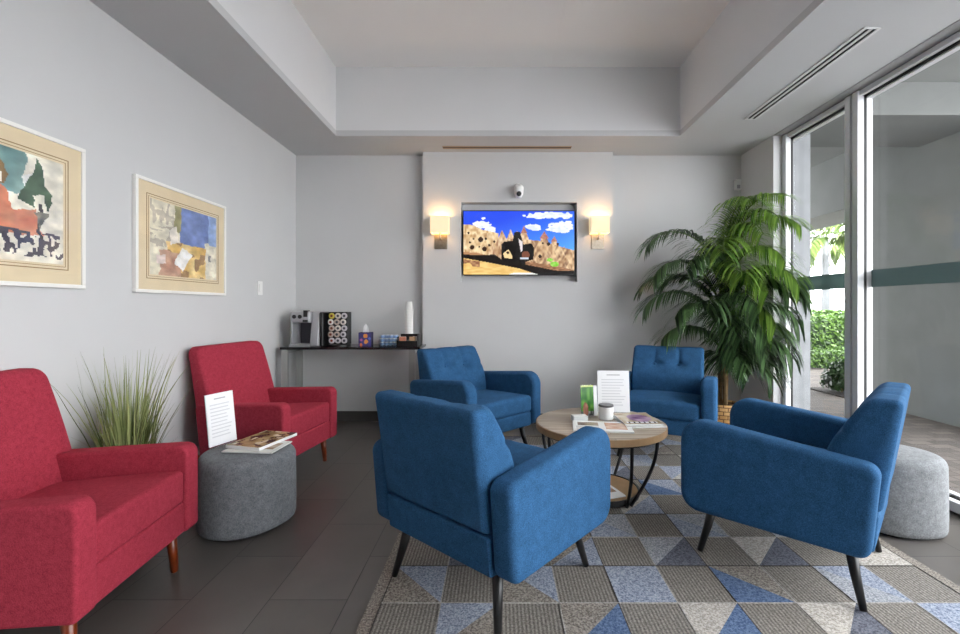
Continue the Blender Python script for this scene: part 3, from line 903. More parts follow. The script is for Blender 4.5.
# leaflet
lf = thing('leaflet_stand', 'small green leaflet standing upright on the coffee table', 'leaflet', (.572, 2.87, TZ), math.radians(10))
def leaf_pic(u, v):
    if v < .07: return (196, 214, 120)
    d = (u - .35) ** 2 + (v - .8) ** 2 * .8
    if d < .045: return mixc((196, 140, 112), (120, 70, 56), noise2(u * 9, v * 9, 1))
    if v > .86: return mixc((60, 66, 60), (190, 196, 190), noise2(u * 9, v * 9, 3))
    return mixc((38, 96, 34), (106, 164, 62), noise2(u * 5, v * 7, 5))
picture('leaflet_face', .085, .19, 18, 34, leaf_pic, PICG, lf, lambda x, y: (x, -.0025 + (y + .095) * .1, .005 + .095 + y))
MB().box(-.044, .044, 0, .0025, .003, .197, fn=lambda p: (p[0], p[1] + p[2] * .1 - .002, p[2])).box(-.044, .044, -.02, .05, 0, .003).build('leaflet_holder', CLEARP, lf)
MB().box(.044, .066, .0, .003, .003, .192, fn=lambda p: (p[0], p[1] + p[2] * .1 - .004, p[2])).build('leaflet_back_page', PAPER, lf)
# jar
j = thing('jar', 'small white jar with a dark grey lid on the coffee table', 'jar', (.672, 2.80, TZ))
MB().lathe([(0, 0), (.041, 0), (.045, .004), (.045, .076), (.042, .080), (0, .080)], 36).build('pot', WHITEP, j, smooth=False)
MB().lathe([(0, .080), (.0455, .080), (.0465, .082), (.0465, .090), (.044, .092), (0, .092)], 36).build('lid', plain('grey_lid', rgb(112, 112, 114), rough=.35, metal=.4), j)
cd = thing('card_holder', 'small white card box at the left of the leaflet on the coffee table', 'card holder', (.50, 2.765, TZ), math.radians(8))
bevel(MB().box(-.045, .045, -.03, .03, 0, .032).build('box', plain('pale_card', rgb(206, 208, 206), rough=.6), cd), .002)
picture('cards', .08, .05, 4, 4, lambda u, v: (236, 236, 234), PIC, cd, lambda x, y: (x, y, .0326))

# ------------------------------------------------------------------ framed art on the left wall
def art(name, y0, y1, z0, z1, fn, label, tilt=0.0):
    w, h = y1 - y0, z1 - z0
    t = thing('framed_picture', label, 'framed picture', (XL, (y0 + y1) / 2, (z0 + z1) / 2), 0)
    t.rotation_euler = (tilt, 0, 0)
    P = lambda x, y, d: (d, -x if False else x, y)      # x along +Y, picture faces +X
    f = .019; mb = MB()
    mb.box(.002, .026, -w / 2, w / 2, -h / 2, -h / 2 + f).box(.002, .026, -w / 2, w / 2, h / 2 - f, h / 2)
    mb.box(.002, .026, -w / 2, -w / 2 + f, -h / 2 + f, h / 2 - f).box(.002, .026, w / 2 - f, w / 2, -h / 2 + f, h / 2 - f)
    bevel(mb.build('frame', WHITEF, t), .003)
    mb = MB().box(.004, .018, -w / 2 + f, w / 2 - f, -h / 2 + f, h / 2 - f)
    for q, e in ((.082, .004), (.096, .0022)):
        a, c = w / 2 - q, h / 2 - q
        mb.box(.0175, .0190, -a, a, c - e, c, 1).box(.0175, .0190, -a, a, -c, -c + e, 1)
        mb.box(.0175, .0190, -a, -a + e, -c + e, c - e, 1).box(.0175, .0190, a - e, a, -c + e, c - e, 1)
    mb.build('mat_board', [MAT1, MATL], t)
    a, c = w - .215, h - .215
    # seen from the room the picture's left is towards the camera (small Y)
    def wash(u, v):
        u2 = u + .035 * (noise2(u * 9, v * 9, 31) - .5) + .02 * (noise2(u * 24, v * 24, 32) - .5)
        v2 = v + .035 * (noise2(u * 9, v * 9, 33) - .5) + .02 * (noise2(u * 24, v * 24, 34) - .5)
        k = .86 + .22 * noise2(u * 13, v * 13, 35) + .10 * noise2(u * 34, v * 34, 36)
        return tuple((q * .86 + 236 * .14) * k for q in fn(u2, v2))
    picture('painting', a, c, 120, 90, wash, PIC, t, lambda x, y: (.0184, x, y))
    MB().box(.021, .0222, -w / 2 + f, w / 2 - f, -h / 2 + f, h / 2 - f).build('glass', PGLASS, t)
    return t
def art_one(u, v):
    c = mixc((236, 230, 214), (222, 214, 196), noise2(u * 9, v * 9, 1))
    n = noise2(u * 5, v * 5, 2)
    if v < .50 - .18 * u and u < .72: c = mixc((74, 120, 122), (190, 206, 190), n)
    if v < .3 and u < .55: c = mixc((56, 96, 104), (150, 180, 166), noise2(u * 8, v * 8, 3))
    if inpoly(u, v, [(.36, .42), (.48, .28), (.60, .36), (.64, .55), (.78, .50), (.86, .76), (.30, .78), (.26, .62)]): c = mixc((190, 96, 66), (216, 146, 112), noise2(u * 8, v * 8, 4))
    if inpoly(u, v, [(.50, .18), (.57, .13), (.62, .22), (.60, .34), (.52, .34)]): c = mixc((110, 78, 40), (168, 128, 72), n)
    if inpoly(u, v, [(.52, .22), (.58, .22), (.58, .32), (.53, .33)]): c = (240, 236, 224)
    if inpoly(u, v, [(.70, .22), (.78, .17), (.80, .3), (.74, .36)]): c = (232, 232, 228)
    if inpoly(u, v, [(.79, .02), (.83, .1), (.88, .3), (.93, .36), (.88, .5), (.80, .5), (.68, .42), (.76, .2)]) and n > .25: c = mixc((36, 58, 44), (74, 104, 74), noise2(u * 14, v * 14, 6))
    if .775 < u < .86 and .36 < v < .5: c = (238, 232, 214)
    if abs(u - .82) < .014 and v > .45: c = (40, 38, 40)
    if inpoly(u, v, [(.77, .52), (.88, .52), (.83, .68)]): c = mixc((52, 56, 50), (150, 140, 120), noise2(u * 30, v * 30, 2))
    if v > .72 and u > .28 and noise2(u * 46, v * 22, 8) > .56: c = mixc((52, 52, 70), (110, 80, 60), n)
    if v > .94: c = mixc((236, 230, 214), (200, 160, 110), n * .4)
    return c
def art_two(u, v):
    c = mixc((232, 224, 202), (206, 198, 172), noise2(u * 9, v * 9, 1))
    if u < .34 and v < .62 and (noise2(u * 30, v * 8, 2) > .68 or noise2(u * 8, v * 30, 3) > .72): c = (176, 166, 148)
    if .33 < u < .42 and v < .36: c = mixc((118, 112, 66), (168, 160, 110), noise2(u * 14, v * 8, 4))
    edge = .50 + .10 * noise2(u * 7, 1, 5) - .14 * (u > .78)
    if u > .42 and v < edge: c = mixc((70, 92, 154), (120, 140, 192), noise2(u * 6, v * 6, 6))
    if u > .86 and v < .48: c = mixc((120, 150, 206), (150, 176, 220), noise2(u * 5, v * 5, 7))
    if v > .52 and .22 < u < .80:
        c = mixc((206, 158, 70), (236, 208, 140), noise2(u * 8, v * 8, 8))
        if noise2(u * 12, v * 12, 9) > .7: c = (150, 110, 66)
    if v > .66 and .12 < u < .42: c = mixc((150, 92, 72), (204, 160, 130), noise2(u * 9, v * 9, 10))
    if inpoly(u, v, [(.26, .36), (.36, .28), (.40, .5), (.28, .56)]): c = (236, 226, 214)
    if inpoly(u, v, [(.44, .58), (.58, .66), (.45, .92), (.32, .82)]): c = (236, 234, 228)
    if inpoly(u, v, [(.80, .54), (.98, .5), (.98, .96), (.82, .94)]): c = (234, 226, 204)
    if inpoly(u, v, [(.86, .62), (.91, .61), (.91, .73), (.86, .74)]): c = (128, 128, 122)
    if .08 < u < .2 and .72 < v < .84: c = (226, 206, 196)
    return c
art('a', 1.36, 2.179, 1.227, 1.902, art_one, 'white framed watercolour with orange and dark green shapes, nearest the camera', 0)
art('b', 2.48, 3.304, 1.222, 1.876, art_two, 'white framed watercolour with a blue patch above ochre shapes, farther along the left wall', 0)
# light switch
sw = thing('light_switch', 'white wall switch on the left wall near the corner', 'light switch', (XL, 3.81, 1.30))
bevel(MB().box(.0005, .007, -.04, .04, -.058, .058).build('plate', WHITEP, sw), .002)
MB().box(.007, .011, -.016, .016, -.032, .032).build('rocker', WHITEP, sw)

# ------------------------------------------------------------------ television in its niche
tv = thing('television', 'flat screen television showing rock towers under a blue sky, in the wall niche', 'television', (.205, YC, 1.770))
TW, THh = 1.105, .640
bz = MB().box(-TW / 2, TW / 2, .018, .05, -THh / 2, THh / 2)
bevel(bz.build('casing', BLACKP, tv), .003)
MB().box(-.25, .25, .05, .0985, -.2, .2).build('wall_mount', BLACKM, tv)
def tv_pic(u, v):
    X, Y = 85 + 775 * u, 110 + 435 * v
    c = mixc((34, 74, 226), (84, 160, 244), max(0, min(1, (v * 1.2 + u * .7 - .4))))
    def blob(cx, cy, rx, ry, s):
        d = ((X - cx) / rx) ** 2 + ((Y - cy) / ry) ** 2
        return d + (noise2(X / 22, Y / 14, s) - .5) * 1.1
    for (cx, cy, rx, ry, s) in ((215, 205, 70, 26, 1), (275, 238, 40, 22, 2), (575, 222, 62, 22, 3), (760, 222, 95, 36, 4), (690, 140, 190, 24, 5), (225, 158, 20, 8, 6), (800, 200, 50, 24, 7)):
        if blob(cx, cy, rx, ry, s) < .9: c = mixc((244, 246, 250), (206, 216, 236), noise2(X / 18, Y / 12, 9))
    def rock(P, a=(226, 198, 150), b=(150, 108, 70), s=1):
        return inpoly(X, Y, P), mixc(mixc(a, (250, 232, 196), .35), b, (noise2(X / 14, Y / 20, s) ** 1.6) * .9)
    base = c
    L = []
    L.append(([(85, 200), (150, 205), (210, 235), (330, 262), (330, 420), (85, 420)], (232, 206, 160), (172, 128, 80), 2))
    for (px, py, bw, by) in ((355, 240, 44, 330), (415, 232, 34, 320), (508, 210, 44, 330), (650, 245, 62, 400), (720, 280, 60, 420), (790, 350, 40, 430), (830, 365, 30, 440), (290, 330, 60, 450), (460, 245, 40, 330)):
        L.append(([(px, py), (px + bw, by), (px + bw + 10, by + 60), (px - bw - 10, by + 60), (px - bw, by)], (226, 190, 146), (140, 92, 66), px % 7))
    L.append(([(330, 300), (600, 310), (860, 380), (860, 545), (330, 470)], (214, 176, 130), (128, 88, 62), 5))
    for P, a, b, s in L:
        hit, cc = rock(P, a, b, s)
        if hit: c = cc
    rockmask = Y > 262 and c != base
    if rockmask and X > 560:
        g = noise2((X + .55 * Y) / 17, Y / 60, 21); c = mixc(c, (104, 70, 54), .75 * max(0, g - .42) / .58)
        g = noise2((X - .5 * Y) / 13, Y / 50, 22); c = mixc(c, (250, 226, 186), .6 * max(0, g - .5) / .5)
    elif rockmask:
        g = noise2((X + .2 * Y) / 24, Y / 40, 23); c = mixc(c, (150, 108, 72), .6 * max(0, g - .45) / .55)
        g = noise2(X / 11, Y / 26, 24); c = mixc(c, (252, 238, 206), .6 * max(0, g - .5) / .5)
    for (px, py, w, h) in ((650, 250, 34, 50), (720, 285, 24, 34), (508, 215, 22, 44)):
        if inpoly(X, Y, [(px, py), (px + w, py + h), (px - w, py + h)]): c = mixc((150, 92, 84), (196, 140, 116), noise2(X / 9, Y / 9, 2))
    for (cx, cy, r) in ((130, 325, 8), (205, 305, 18), (145, 358, 16), (232, 370, 16), (265, 345, 9), (195, 355, 6), (155, 300, 6), (300, 320, 8), (680, 335, 12), (640, 330, 8), (745, 335, 8), (620, 420, 12), (240, 300, 9), (120, 260, 8)):
        if ((X - cx) / r) ** 2 + ((Y - cy) / r) ** 2 < 1: c = (52, 34, 24)
    # dark figures of bare rock in the middle
    if inpoly(X, Y, [(350, 340), (372, 318), (430, 315), (440, 255), (480, 252), (500, 320), (505, 340), (560, 330), (578, 360), (575, 440), (520, 460), (480, 470), (350, 440)]): c = (14, 11, 10)
    if inpoly(X, Y, [(362, 400), (400, 372), (428, 420), (425, 436), (372, 432)]): c = (232, 204, 150)
    if ((X - 395) / 10) ** 2 + ((Y - 395) / 10) ** 2 < 1: c = (60, 40, 28)
    if inpoly(X, Y, [(470, 300), (500, 320), (498, 380), (486, 390)]): c = (222, 214, 214)
    if ((X - 520) / 28) ** 2 + ((Y - 410) / 26) ** 2 < 1: c = (120, 74, 56)
    if inpoly(X, Y, [(480, 428), (540, 430), (540, 442), (480, 440)]): c = (206, 214, 226)
    # foreground ground and the dark trunk
    if Y > 430 + (X - 85) * .13: c = mixc((214, 170, 96), (240, 206, 134), noise2(X / 30, Y / 8, 4))
    if inpoly(X, Y, [(85, 440), (200, 455), (200, 495), (150, 490), (130, 465), (85, 470)]): c = mixc((210, 170, 120), (120, 70, 50), noise2(X / 20, Y / 12, 6))
    if inpoly(X, Y, [(85, 392), (250, 412), (300, 405), (350, 440), (520, 462), (720, 500), (860, 520), (860, 545), (600, 545), (480, 505), (300, 470), (85, 432)]): c = (20, 14, 11)
    if inpoly(X, Y, [(520, 455), (690, 480), (860, 515), (860, 538), (700, 512), (520, 476)]): c = mixc((190, 142, 104), (120, 84, 60), noise2(X / 20, Y / 8, 3))
    if inpoly(X, Y, [(85, 390), (180, 396), (250, 412), (85, 408)]): c = (176, 130, 92)
    for (cx, cy, rx, ry) in ((722, 474, 30, 18), (690, 445, 22, 12)):
        if ((X - cx) / rx) ** 2 + ((Y - cy) / ry) ** 2 < 1: c = mixc((110, 190, 50), (170, 220, 110), noise2(X / 8, Y / 8, 1))
    if inpoly(X, Y, [(400, 545), (440, 532), (560, 532), (610, 545)]): c = (240, 238, 232)
    if Y > 520 and X > 610: c = (14, 11, 12)
    return c
picture('screen', TW - .018, THh - .018, 184, 104, tv_pic, SCREEN, tv, lambda x, y: (x, .0175, y))

# ------------------------------------------------------------------ wall lamps
def sconce(x, label):
    t = thing('wall_lamp', label, 'wall lamp', (x, YC, 1.90), 0, 'wall lamps flanking the television')
    zs0, zs1, hw = -.052, .108, .088
    bevel(MB().box(-.062, .062, -.012, -.0005, -.195, -.02).build('back_plate', BRUSHN, t), .002)
    MB().tube([(0, -.01, -.10), (0, -.065, -.10), (0, -.065, -.02)], .008, 10).build('arm', BRUSHN, t)
    mb = MB(); th = .003; y0, y1 = -.125, -.012
    mb.box(-hw, hw, y0, y0 + th, zs0, zs1).box(-hw, -hw + th, y0 + th, y1, zs0, zs1).box(hw - th, hw, y0 + th, y1, zs0, zs1)
    mb.box(-hw + th, hw - th, y1 - th, y1, zs0, zs1)
    mb.build('lamp_shade', SHADE, t)
    MB().lathe([(0, -.02), (.012, -.018), (.022, .01), (.024, .03), (.016, .05), (0, .056)], 16, fn=lambda p: (p[0], p[1] - .065, p[2])).build('bulb', BULB, t, smooth=True)
    for dz, nm in ((.062, 'up'),):
        L = bpy.data.lights.new('wall_lamp_light', 'POINT'); L.energy = 1.5; L.color = (1, .68, .36); L.shadow_soft_size = .03
        lo = bpy.data.objects.new('lamp_glow', L); COL.objects.link(lo); lo.parent = t; lo.location = (0, -.065, .068)
    return t
sconce((441 - 498) * YC / 450, 'cream wall lamp left of the television')
sconce((597.6 - 498) * YC / 450, 'cream wall lamp right of the television')

# security camera above the television
sc = thing('security_camera', 'small white dome camera on the wall above the television', 'security camera', ((518.5 - 498) * YC / 450, YC, 2.29))
MB().lathe([(0, 0), (.034, 0), (.036, .01), (.030, .022), (0, .022)], 24, fn=lambda p: (p[0], -p[2], p[1] + .02)).build('mount', WHITEP, sc)
MB().tube([(0, -.02, .03), (0, -.045, .035)], .016, 12).build('arm', WHITEP, sc)
MB().lathe([(0, -.055), (.03, -.045), (.043, -.015), (.046, .02), (.046, .05), (.03, .068), (0, .072)], 28, fn=lambda p: (p[0], p[1] - .062, p[2] - .045)).build('housing', WHITEP, sc, smooth=True)
MB().lathe([(0, .0), (.024, .0), (.024, .01), (.016, .016), (0, .018)], 20, fn=lambda p: (p[0], -.098 - p[2], p[1] - .068)).build('lens', BLACKP, sc, smooth=True)
# motion sensor in the back right corner
ms = thing('motion_sensor', 'small white motion sensor high in the back right corner above the palm', 'motion sensor', (2.385, YB, 2.355))
bevel(MB().box(-.028, .028, -.04, 0, -.052, .052).build('casing', WHITEP, ms), .006)
MB().box(-.016, .016, -.042, -.04, -.04, -.004).build('lens', GREYP, ms)

# ------------------------------------------------------------------ air vents
av = thing('air_vent', 'long white two slot air vent in the ceiling above the window', 'air vent', (2.03, 3.03, ZS))
mb = MB(); h = .585
for x0, x1 in ((-.048, -.030), (-.008, .008), (.030, .048)): mb.box(x0, x1, -h, h, -.006, -.0005)
mb.box(-.048, .048, -h - .01, -h, -.006, -.0005).box(-.048, .048, h, h + .01, -.006, -.0005)
mb.build('frame', VENTW, av)
for x0, x1 in ((-.030, -.008), (.008, .030)): MB().box(x0, x1, -h, h, -.002, -.0005).build('slot', DARKV, av)
av = thing('air_vent', 'narrow beige slot vent in the ceiling above the television', 'air vent', (.085, 4.27, ZS))
MB().box(-.61, .61, -.035, -.018, -.004, -.0005).box(-.61, .61, .018, .035, -.004, -.0005).build('frame', BRONZE, av)
MB().box(-.61, .61, -.018, .018, -.002, -.0005).build('slot', plain('vent_brown', rgb(96, 78, 62), rough=.8), av)

# ------------------------------------------------------------------ console table and what stands on it
ZC = .78
cx0, cx1, cy0, cy1 = -1.955, -.70, 4.03, 4.38
ctb = thing('console_table', 'narrow console table with a black top and steel legs against the back wall', 'console table', ((cx0 + cx1) / 2, (cy0 + cy1) / 2, 0))
hx, hy = (cx1 - cx0) / 2, (cy1 - cy0) / 2
bevel(MB().box(-hx, hx, -hy, hy, ZC - .022, ZC).build('tabletop', BLACKTOP, ctb), .002)
for sx in (-1, 1):
    for sy in (-1, 1):
        xx = sx * (hx - .055) - .02; yy = sy * (hy - .03)
        MB().box(xx - .027, xx + .027, yy - .018, yy + .018, 0, ZC - .022).build('leg', STEEL, ctb)
    xx = sx * (hx - .055) - .02
    MB().box(xx - .02, xx + .02, -hy + .05, hy - .05, ZC - .06, ZC - .022).build('side_rail', STEEL, ctb)
# coffee machine
def cpos(px, Y): return ((px - 498) * Y / 450, Y)
x, y = cpos(313.5, 4.22)
cm = thing('coffee_machine', 'silver and black pod coffee machine at the left end of the console', 'coffee machine', (x, y, ZC), math.radians(-4))
bevel(MB().box(.112, .146, -.12, .12, 0, .315).build('water_tank', BLACKP, cm), .012)
prc = round_poly([(-.150, .004), (.11, .004), (.11, .322), (-.10, .322)], [.01, .02, .03, .05], 5)
MB().slab(prc, .035, .112, .010, lambda a, b, c: (c, a, b)).build('side_column', GREYP, cm, smooth=True)
bevel(MB().box(-.128, .035, .0, .11, .0, .31).build('rear_body', DGREYP, cm), .008)
bevel(MB().box(-.150, .036, -.150, .11, .215, .322).build('brew_head', GREYP, cm), .022)
bevel(MB().box(-.150, .036, -.165, .0, .0, .022).build('drip_tray', GREYP, cm), .005)
bevel(MB().box(-.146, -.128, -.145, .06, .022, .225).build('side_post', GREYP, cm), .003)
for dx in (-.105, -.052):
    MB().lathe([(0, 0), (.018, 0), (.018, .008), (0, .01)], 16, fn=lambda p: (p[0] + dx, -.150 - p[2], p[1] + .272)).build('button', BLACKP, cm)
bevel(MB().box(-.026, .022, -.156, -.149, .222, .245).build('display', BLACKP, cm), .002)
bevel(MB().box(-.022, .018, -.152, -.10, .27, .330).build('lever', BLACKP, cm), .004)
MB().lathe([(0, 0), (.016, 0), (.016, .012), (0, .014)], 16, fn=lambda p: (-.150 - p[2], p[0] - .09, p[1] + .265)).build('knob', WHITEP, cm)
# pod rack
x, y = cpos(339.5, 4.2)
pr_ = thing('pod_rack', 'black rack full of coffee pods beside the coffee machine', 'pod rack', (x, y, ZC), 0)
MB().lathe([(0, 0), (.1, 0), (.1, .012), (0, .012)], 32).build('base', BLACKP, pr_)
bevel(MB().box(-.090, .090, -.045, .07, .012, .315).build('rack', BLACKP, pr_), .006)
cols = [(214, 206, 196), (190, 172, 160), (226, 222, 216), (200, 196, 200)]
rrn = random.Random(11)
pm = [plain('pod_lid_%d' % i, rgb(*c), rough=.35, metal=.2) for i, c in enumerate(cols)] + [plain('pod_lid_yellow', rgb(206, 190, 70), rough=.4)]
k = 0
for row in range(5):
    for c in range(3):
        px_ = -.058 + c * .058 + (-.006 if row % 2 else .004); pz = .05 + row * .057
        m = pm[4] if (row == 4 and c == 0) else pm[rrn.randrange(4)]
        p = MB().lathe([(0, 0), (.0245, 0), (.0272, .003), (.0272, .008), (.021, .011), (0, .011)], 20, fn=lambda q: (q[0] + px_, -.045 - q[2], q[1] + pz)).build('pod', m, pr_)
        MB().lathe([(0, .011), (.012, .011), (.012, .012), (0, .012)], 14, fn=lambda q: (q[0] + px_, -.045 - q[2], q[1] + pz)).build('pod_print', DGREYP if k % 3 else CHERRY, p)
        k += 1
# tissue box
x, y = cpos(366, 4.2)
tb = thing('tissue_box', 'dark blue floral tissue box on the console table', 'tissue box', (x, y, ZC), math.radians(5))
bevel(MB().box(-.057, .057, -.057, .057, 0, .125).build('carton', plain('navy_card', rgb(44, 38, 82), rough=.6), tb), .002)
def flo(u, v):
    n = noise2(u * 4, v * 4, 3)
    for (a, b_, r, c) in ((.55, .25, .17, (214, 136, 64)), (.6, .68, .17, (224, 150, 70)), (.22, .55, .1, (176, 92, 150)), (.2, .9, .1, (224, 120, 60)), (.88, .45, .1, (90, 110, 190))):
        if (u - a) ** 2 + (v - b_) ** 2 < r * r * (.7 + .6 * n): return c
    return mixc((46, 40, 92), (76, 70, 140), n)
picture('floral_print', .112, .122, 18, 20, flo, PIC, tb, lambda a, b_: (a, -.0575, .0625 + b_))
mb = MB()
for k in range(7):
    a = k * .9
    mb.add([(0, 0, .122), (.03 * math.cos(a), .02 * math.sin(a), .125), (.022 * math.cos(a + .5), .016 * math.sin(a + .5), .175 + .015 * (k % 3)), (.004, .004, .20)], [(0, 1, 2, 3)])
mb.build('tissue', PAPER, tb, fixn=False)
# creamer cups in a shallow clear tub
x, y = cpos(389, 4.2)
cr = thing('creamer_tub', 'clear tub of blue and white creamers on the console', 'tub', (x, y, ZC))
mb = MB().box(-.085, .085, -.05, -.048, 0, .085).box(-.085, .085, .048, .05, 0, .085).box(-.085, -.083, -.048, .048, 0, .085).box(.083, .085, -.048, .048, 0, .085).box(-.085, .085, -.05, .05, 0, .002)
mb.build('tub', CLEARP, cr)
cb_ = plain('creamer_blue', rgb(136, 166, 210), rough=.4); cw_ = plain('creamer_white', rgb(222, 228, 236), rough=.4)
first = None; k = 0
for lay in range(3):
    for iy in range(2):
        for ix in range(4):
            loc = (x - .061 + ix * .040 + .003 * lay, y - .024 + iy * .046, ZC + .0025 + lay * .034)
            if first is None:
                o = thing('creamer_cup', 'small blue and white creamer cup in the clear tub', 'creamer', loc, 0, 'creamer cups in the clear tub')
                MB().lathe([(0, 0), (.013, 0), (.017, .026), (0, .026)], 14).build('cup', cb_, o)
                MB().lathe([(0, .026), (.0185, .026), (.0185, .029), (0, .030)], 14).build('lid', cw_, o)
                first = o
            else:
                o = copy_tree(first); o.location = loc
# condiment tray with sachets
x, y = cpos(409, 4.20)
tr = thing('condiment_tray', 'black condiment tray at the right end of the console', 'tray', (x, y, ZC))
mb = MB().box(-.095, .095, -.09, .09, 0, .006).box(-.095, .095, -.09, -.084, .006, .05).box(-.095, .095, .084, .09, .006, .105)
mb.box(-.095, -.089, -.084, .084, .006, .06).box(.089, .095, -.084, .084, .006, .105).box(-.003, .003, -.084, .084, .006, .055)
mb.build('tray', BLACKP, tr)
sm = [plain('sachet_%d' % i, rgb(*c), rough=.5) for i, c in enumerate(((232, 228, 220), (206, 170, 130), (204, 130, 100), (236, 232, 226)))]
lab = ['white sachet standing at the left in the condiment tray', 'tan sachet in the middle of the condiment tray', 'orange sachet at the front of the condiment tray', 'white sachet at the right of the condiment tray']
for i, (dx, dy, a) in enumerate(((-.05, -.03, .2), (.04, -.045, -.3), (-.045, -.066, .1), (.06, .03, .4))):
    o = thing('sachet', lab[i], 'sachet', (x + dx, y + dy, ZC + .007), a)
    o.rotation_euler = (0, 0, a)
    bevel(MB().box(-.030, .030, -.006, .006, 0, .078).build('packet', sm[i], o), .004)
# tall stack of upturned paper cups behind the tray
x, y = cpos(409, 4.335)
x = min(x, -.79)
first = None
for k in range(23):
    loc = (x, y, ZC + .0005 + k * .0145)
    if first is None:
        o = thing('paper_cup', 'white paper cup in the tall stack at the right end of the console', 'paper cup', loc, 0, 'white paper cups in the tall stack')
        MB().lathe([(.0400, .0), (.0395, .004), (.0285, .092), (0, .092), (0, .0905), (.0275, .0905), (.0385, .0)], 28).build('cup', CUPW, o, smooth=False)
        MB().lathe([(.0392, -.0002), (.0415, .0012), (.0415, .0042), (.0392, .0055)], 28).build('rim', CUPW, o)
        first = o
    else:
        o = copy_tree(first); o.location = loc

# ------------------------------------------------------------------ tall grass behind the front chair
gp = thing('potted_grass', 'tall ornamental grass plant against the left wall between the crimson chairs', 'plant', (-1.83, 2.225, 0))
MB().lathe([(0, 0), (.085, 0), (.092, .01), (.112, .24), (.116, .25), (.108, .25), (.103, .225), (0, .225)], 36).build('pot', plain('grey_pot', rgb(92, 92, 94), rough=.7), gp, smooth=False)
mb = MB()
rg = random.Random(21)
for k in range(420):
    a = rg.uniform(0, 2 * PI); r0 = rg.uniform(0, .085); lean = abs(rg.gauss(.12, .19)); L = rg.uniform(.30, .52) if rg.random() < .74 else rg.uniform(.50, .74)
    p = Vector((r0 * math.cos(a), r0 * math.sin(a), .22)); a2 = a + rg.uniform(-.5, .5)
    w = rg.uniform(.0026, .0055); st = []; el = PI / 2 - lean * .6; n = 8; bend = rg.uniform(.1, .9) * (.4 + lean * 2)
    sd = Vector((-math.sin(a2 + .6), math.cos(a2 + .6), 0))
    for i in range(n + 1):
        ww = w * (1 - (i / n) ** 2 * .95)
        if p.x < -.15: p.x = -.15 - .02 * math.tanh((-.15 - p.x) / .1)
        st += [p - sd * ww, p + sd * ww]
        p = p + Vector((math.cos(a2) * math.cos(el), math.sin(a2) * math.cos(el), math.sin(el))) * (L / n); el -= bend / n * (i / n + .3)
    mb.add(st, [(2 * i, 2 * i + 1, 2 * i + 3, 2 * i + 2) for i in range(n)])
mb.build('grass_blades', GRASS, gp, fixn=False)

# ------------------------------------------------------------------ potted palm
pp = thing('potted_palm', 'tall leafy potted palm in a wicker basket in the back right corner', 'plant', (2.06, 4.12, 0))
MB().lathe([(0, 0), (.115, 0), (.125, .015), (.145, .20), (.152, .262), (.146, .268), (.137, .255), (.132, .23), (0, .23)], 40).build('basket', WICK, pp, smooth=False)
MB().lathe([(0, .231), (.131, .231), (.06, .245), (0, .25)], 30).build('soil', SOIL, pp)
for (dx, dy, tx, ty, h) in ((-.03, .0, -.02, -.02, 1.25), (.03, .02, .04, -.03, 1.15), (.0, -.04, -.04, -.05, .95)):
    MB().tube([(dx, dy, .23), (dx * .6 + tx * .5, dy + ty * .5, h * .6), (tx, ty, h)], [.02, .017, .013], 10).build('cane', STEM, pp, smooth=True)
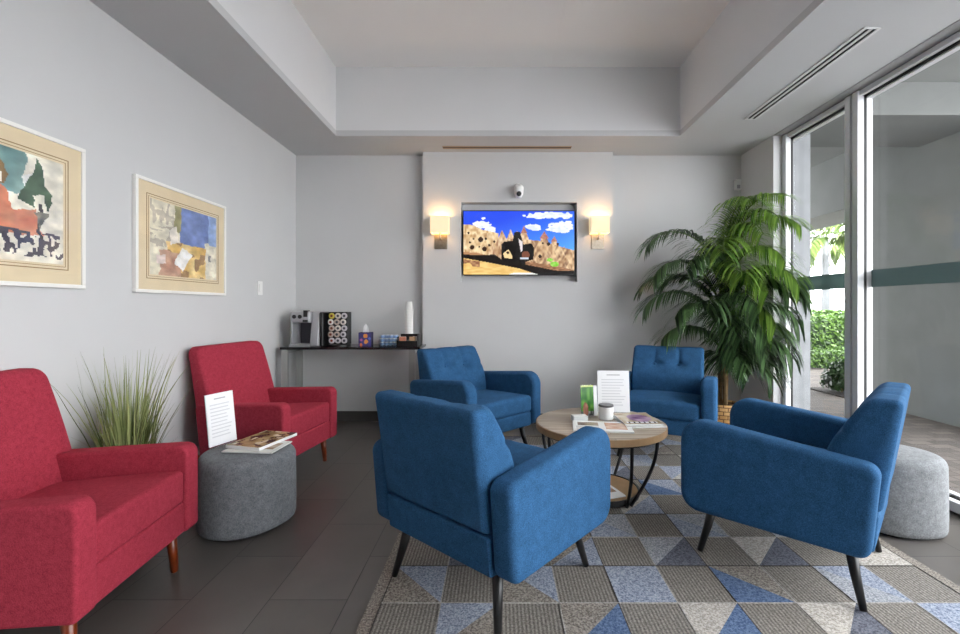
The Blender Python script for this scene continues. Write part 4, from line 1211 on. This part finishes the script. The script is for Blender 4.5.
# (yaw degrees, length, lift, droop, base z, young)
FR = [(188, 1.10, 1.42, 2.6, 1.24, 0), (200, 1.06, 1.24, 2.5, 1.06, 0), (190, .98, 1.05, 2.3, .90, 0), (174, .95, 1.2, 2.3, 1.0, 0), (206, .78, 1.1, 2.4, .86, 0), (194, .74, .85, 2.0, .74, 0),
      (-72, 1.14, 1.44, 2.5, 1.24, 1), (-86, 1.16, 1.47, 2.5, 1.26, 1), (-94, 1.10, 1.45, 2.6, 1.22, 1), (-116, 1.02, 1.42, 2.7, 1.18, 1), (-142, .92, 1.34, 2.6, 1.12, 0),
      (-68, .98, 1.25, 2.7, 1.04, 1), (-92, .86, 1.2, 2.7, .90, 0), (-48, .92, 1.2, 2.6, .96, 0), (-80, .74, 1.15, 2.7, .74, 0), (-58, .74, 1.0, 2.5, .64, 0), (222, .88, 1.42, 2.5, 1.16, 0),
      (-82, 1.22, 1.52, 2.2, 1.26, 1), (-100, 1.18, 1.54, 2.3, 1.28, 1), (-34, .84, 1.28, 2.6, 1.08, 0), (-104, .92, 1.36, 2.8, 1.08, 1), (-38, .68, 1.05, 2.5, .76, 0), (-76, 1.0, 1.40, 2.8, 1.14, 1), (-56, .82, 1.15, 2.6, .84, 0),
      (-110, .70, 1.25, 2.9, .82, 0), (-70, .64, 1.2, 2.9, .62, 0), (-100, .60, 1.2, 2.9, .66, 0), (-44, .62, 1.15, 2.8, .60, 0), (-130, .72, 1.3, 2.9, .92, 0), (-84, .9, 1.38, 3.0, 1.0, 1), (-60, .86, 1.36, 3.0, 1.0, 0), (160, .7, 1.3, 2.5, 1.1, 0), (-88, .62, 1.2, 2.9, .50, 0), (-60, .60, 1.15, 2.8, .46, 0), (-115, .55, 1.25, 2.9, .52, 0), (-30, .55, 1.2, 2.8, .55, 0), (-98, .72, 1.3, 3.0, .74, 0), (-72, .80, 1.3, 3.0, .80, 1)]
for i, (yw, L, lift, dr, bz_, yg) in enumerate(FR):
    m_ = frond_mesh(L, dr, math.radians(yw), lift, 42, .35, .0145, (-.01, -.02, bz_), 1.0, 40 + i, .26)
    for q, (vx, vy, vz) in enumerate(m_.v):
        lx = (XR - .03 if vy + 4.12 > 3.9 else XW - .06) - 2.06; ly = YB - .03 - 4.12
        if vx > lx - .15: vx = lx - .15 + .15 * math.tanh((vx - lx + .15) / .15)
        if vy > ly - .1: vy = ly - .1 + .1 * math.tanh((vy - ly + .1) / .1)
        m_.v[q] = (vx, vy, max(vz, .05))
    m_.build('frond', [PALMY if yg else PALM, RACH], pp, fixn=False)

# ------------------------------------------------------------------ light
w = bpy.data.worlds.new('sky'); S.world = w; w.use_nodes = True
nt = w.node_tree; bg = nt.nodes['Background']
bg.inputs['Color'].default_value = (.95, .97, 1.0, 1); bg.inputs['Strength'].default_value = 8
sun = bpy.data.lights.new('sun', 'SUN'); sun.energy = 7; sun.angle = .02; sun.color = (1, .985, .96)
so = bpy.data.objects.new('sun', sun); COL.objects.link(so); so.rotation_euler = Vector((.40, .25, -.86)).to_track_quat('-Z', 'Y').to_euler()
vs = S.view_settings
S.display_settings.display_device = 'sRGB'
vs.view_transform = 'Standard'; vs.look = 'None'; vs.gamma = 1; vs.use_curve_mapping = False
vs.exposure = 0.48
S.cycles.use_denoising = True
S.cycles.max_bounces = 10; S.cycles.diffuse_bounces = 6; S.cycles.transparent_max_bounces = 16
S.cycles.sample_clamp_indirect = 6
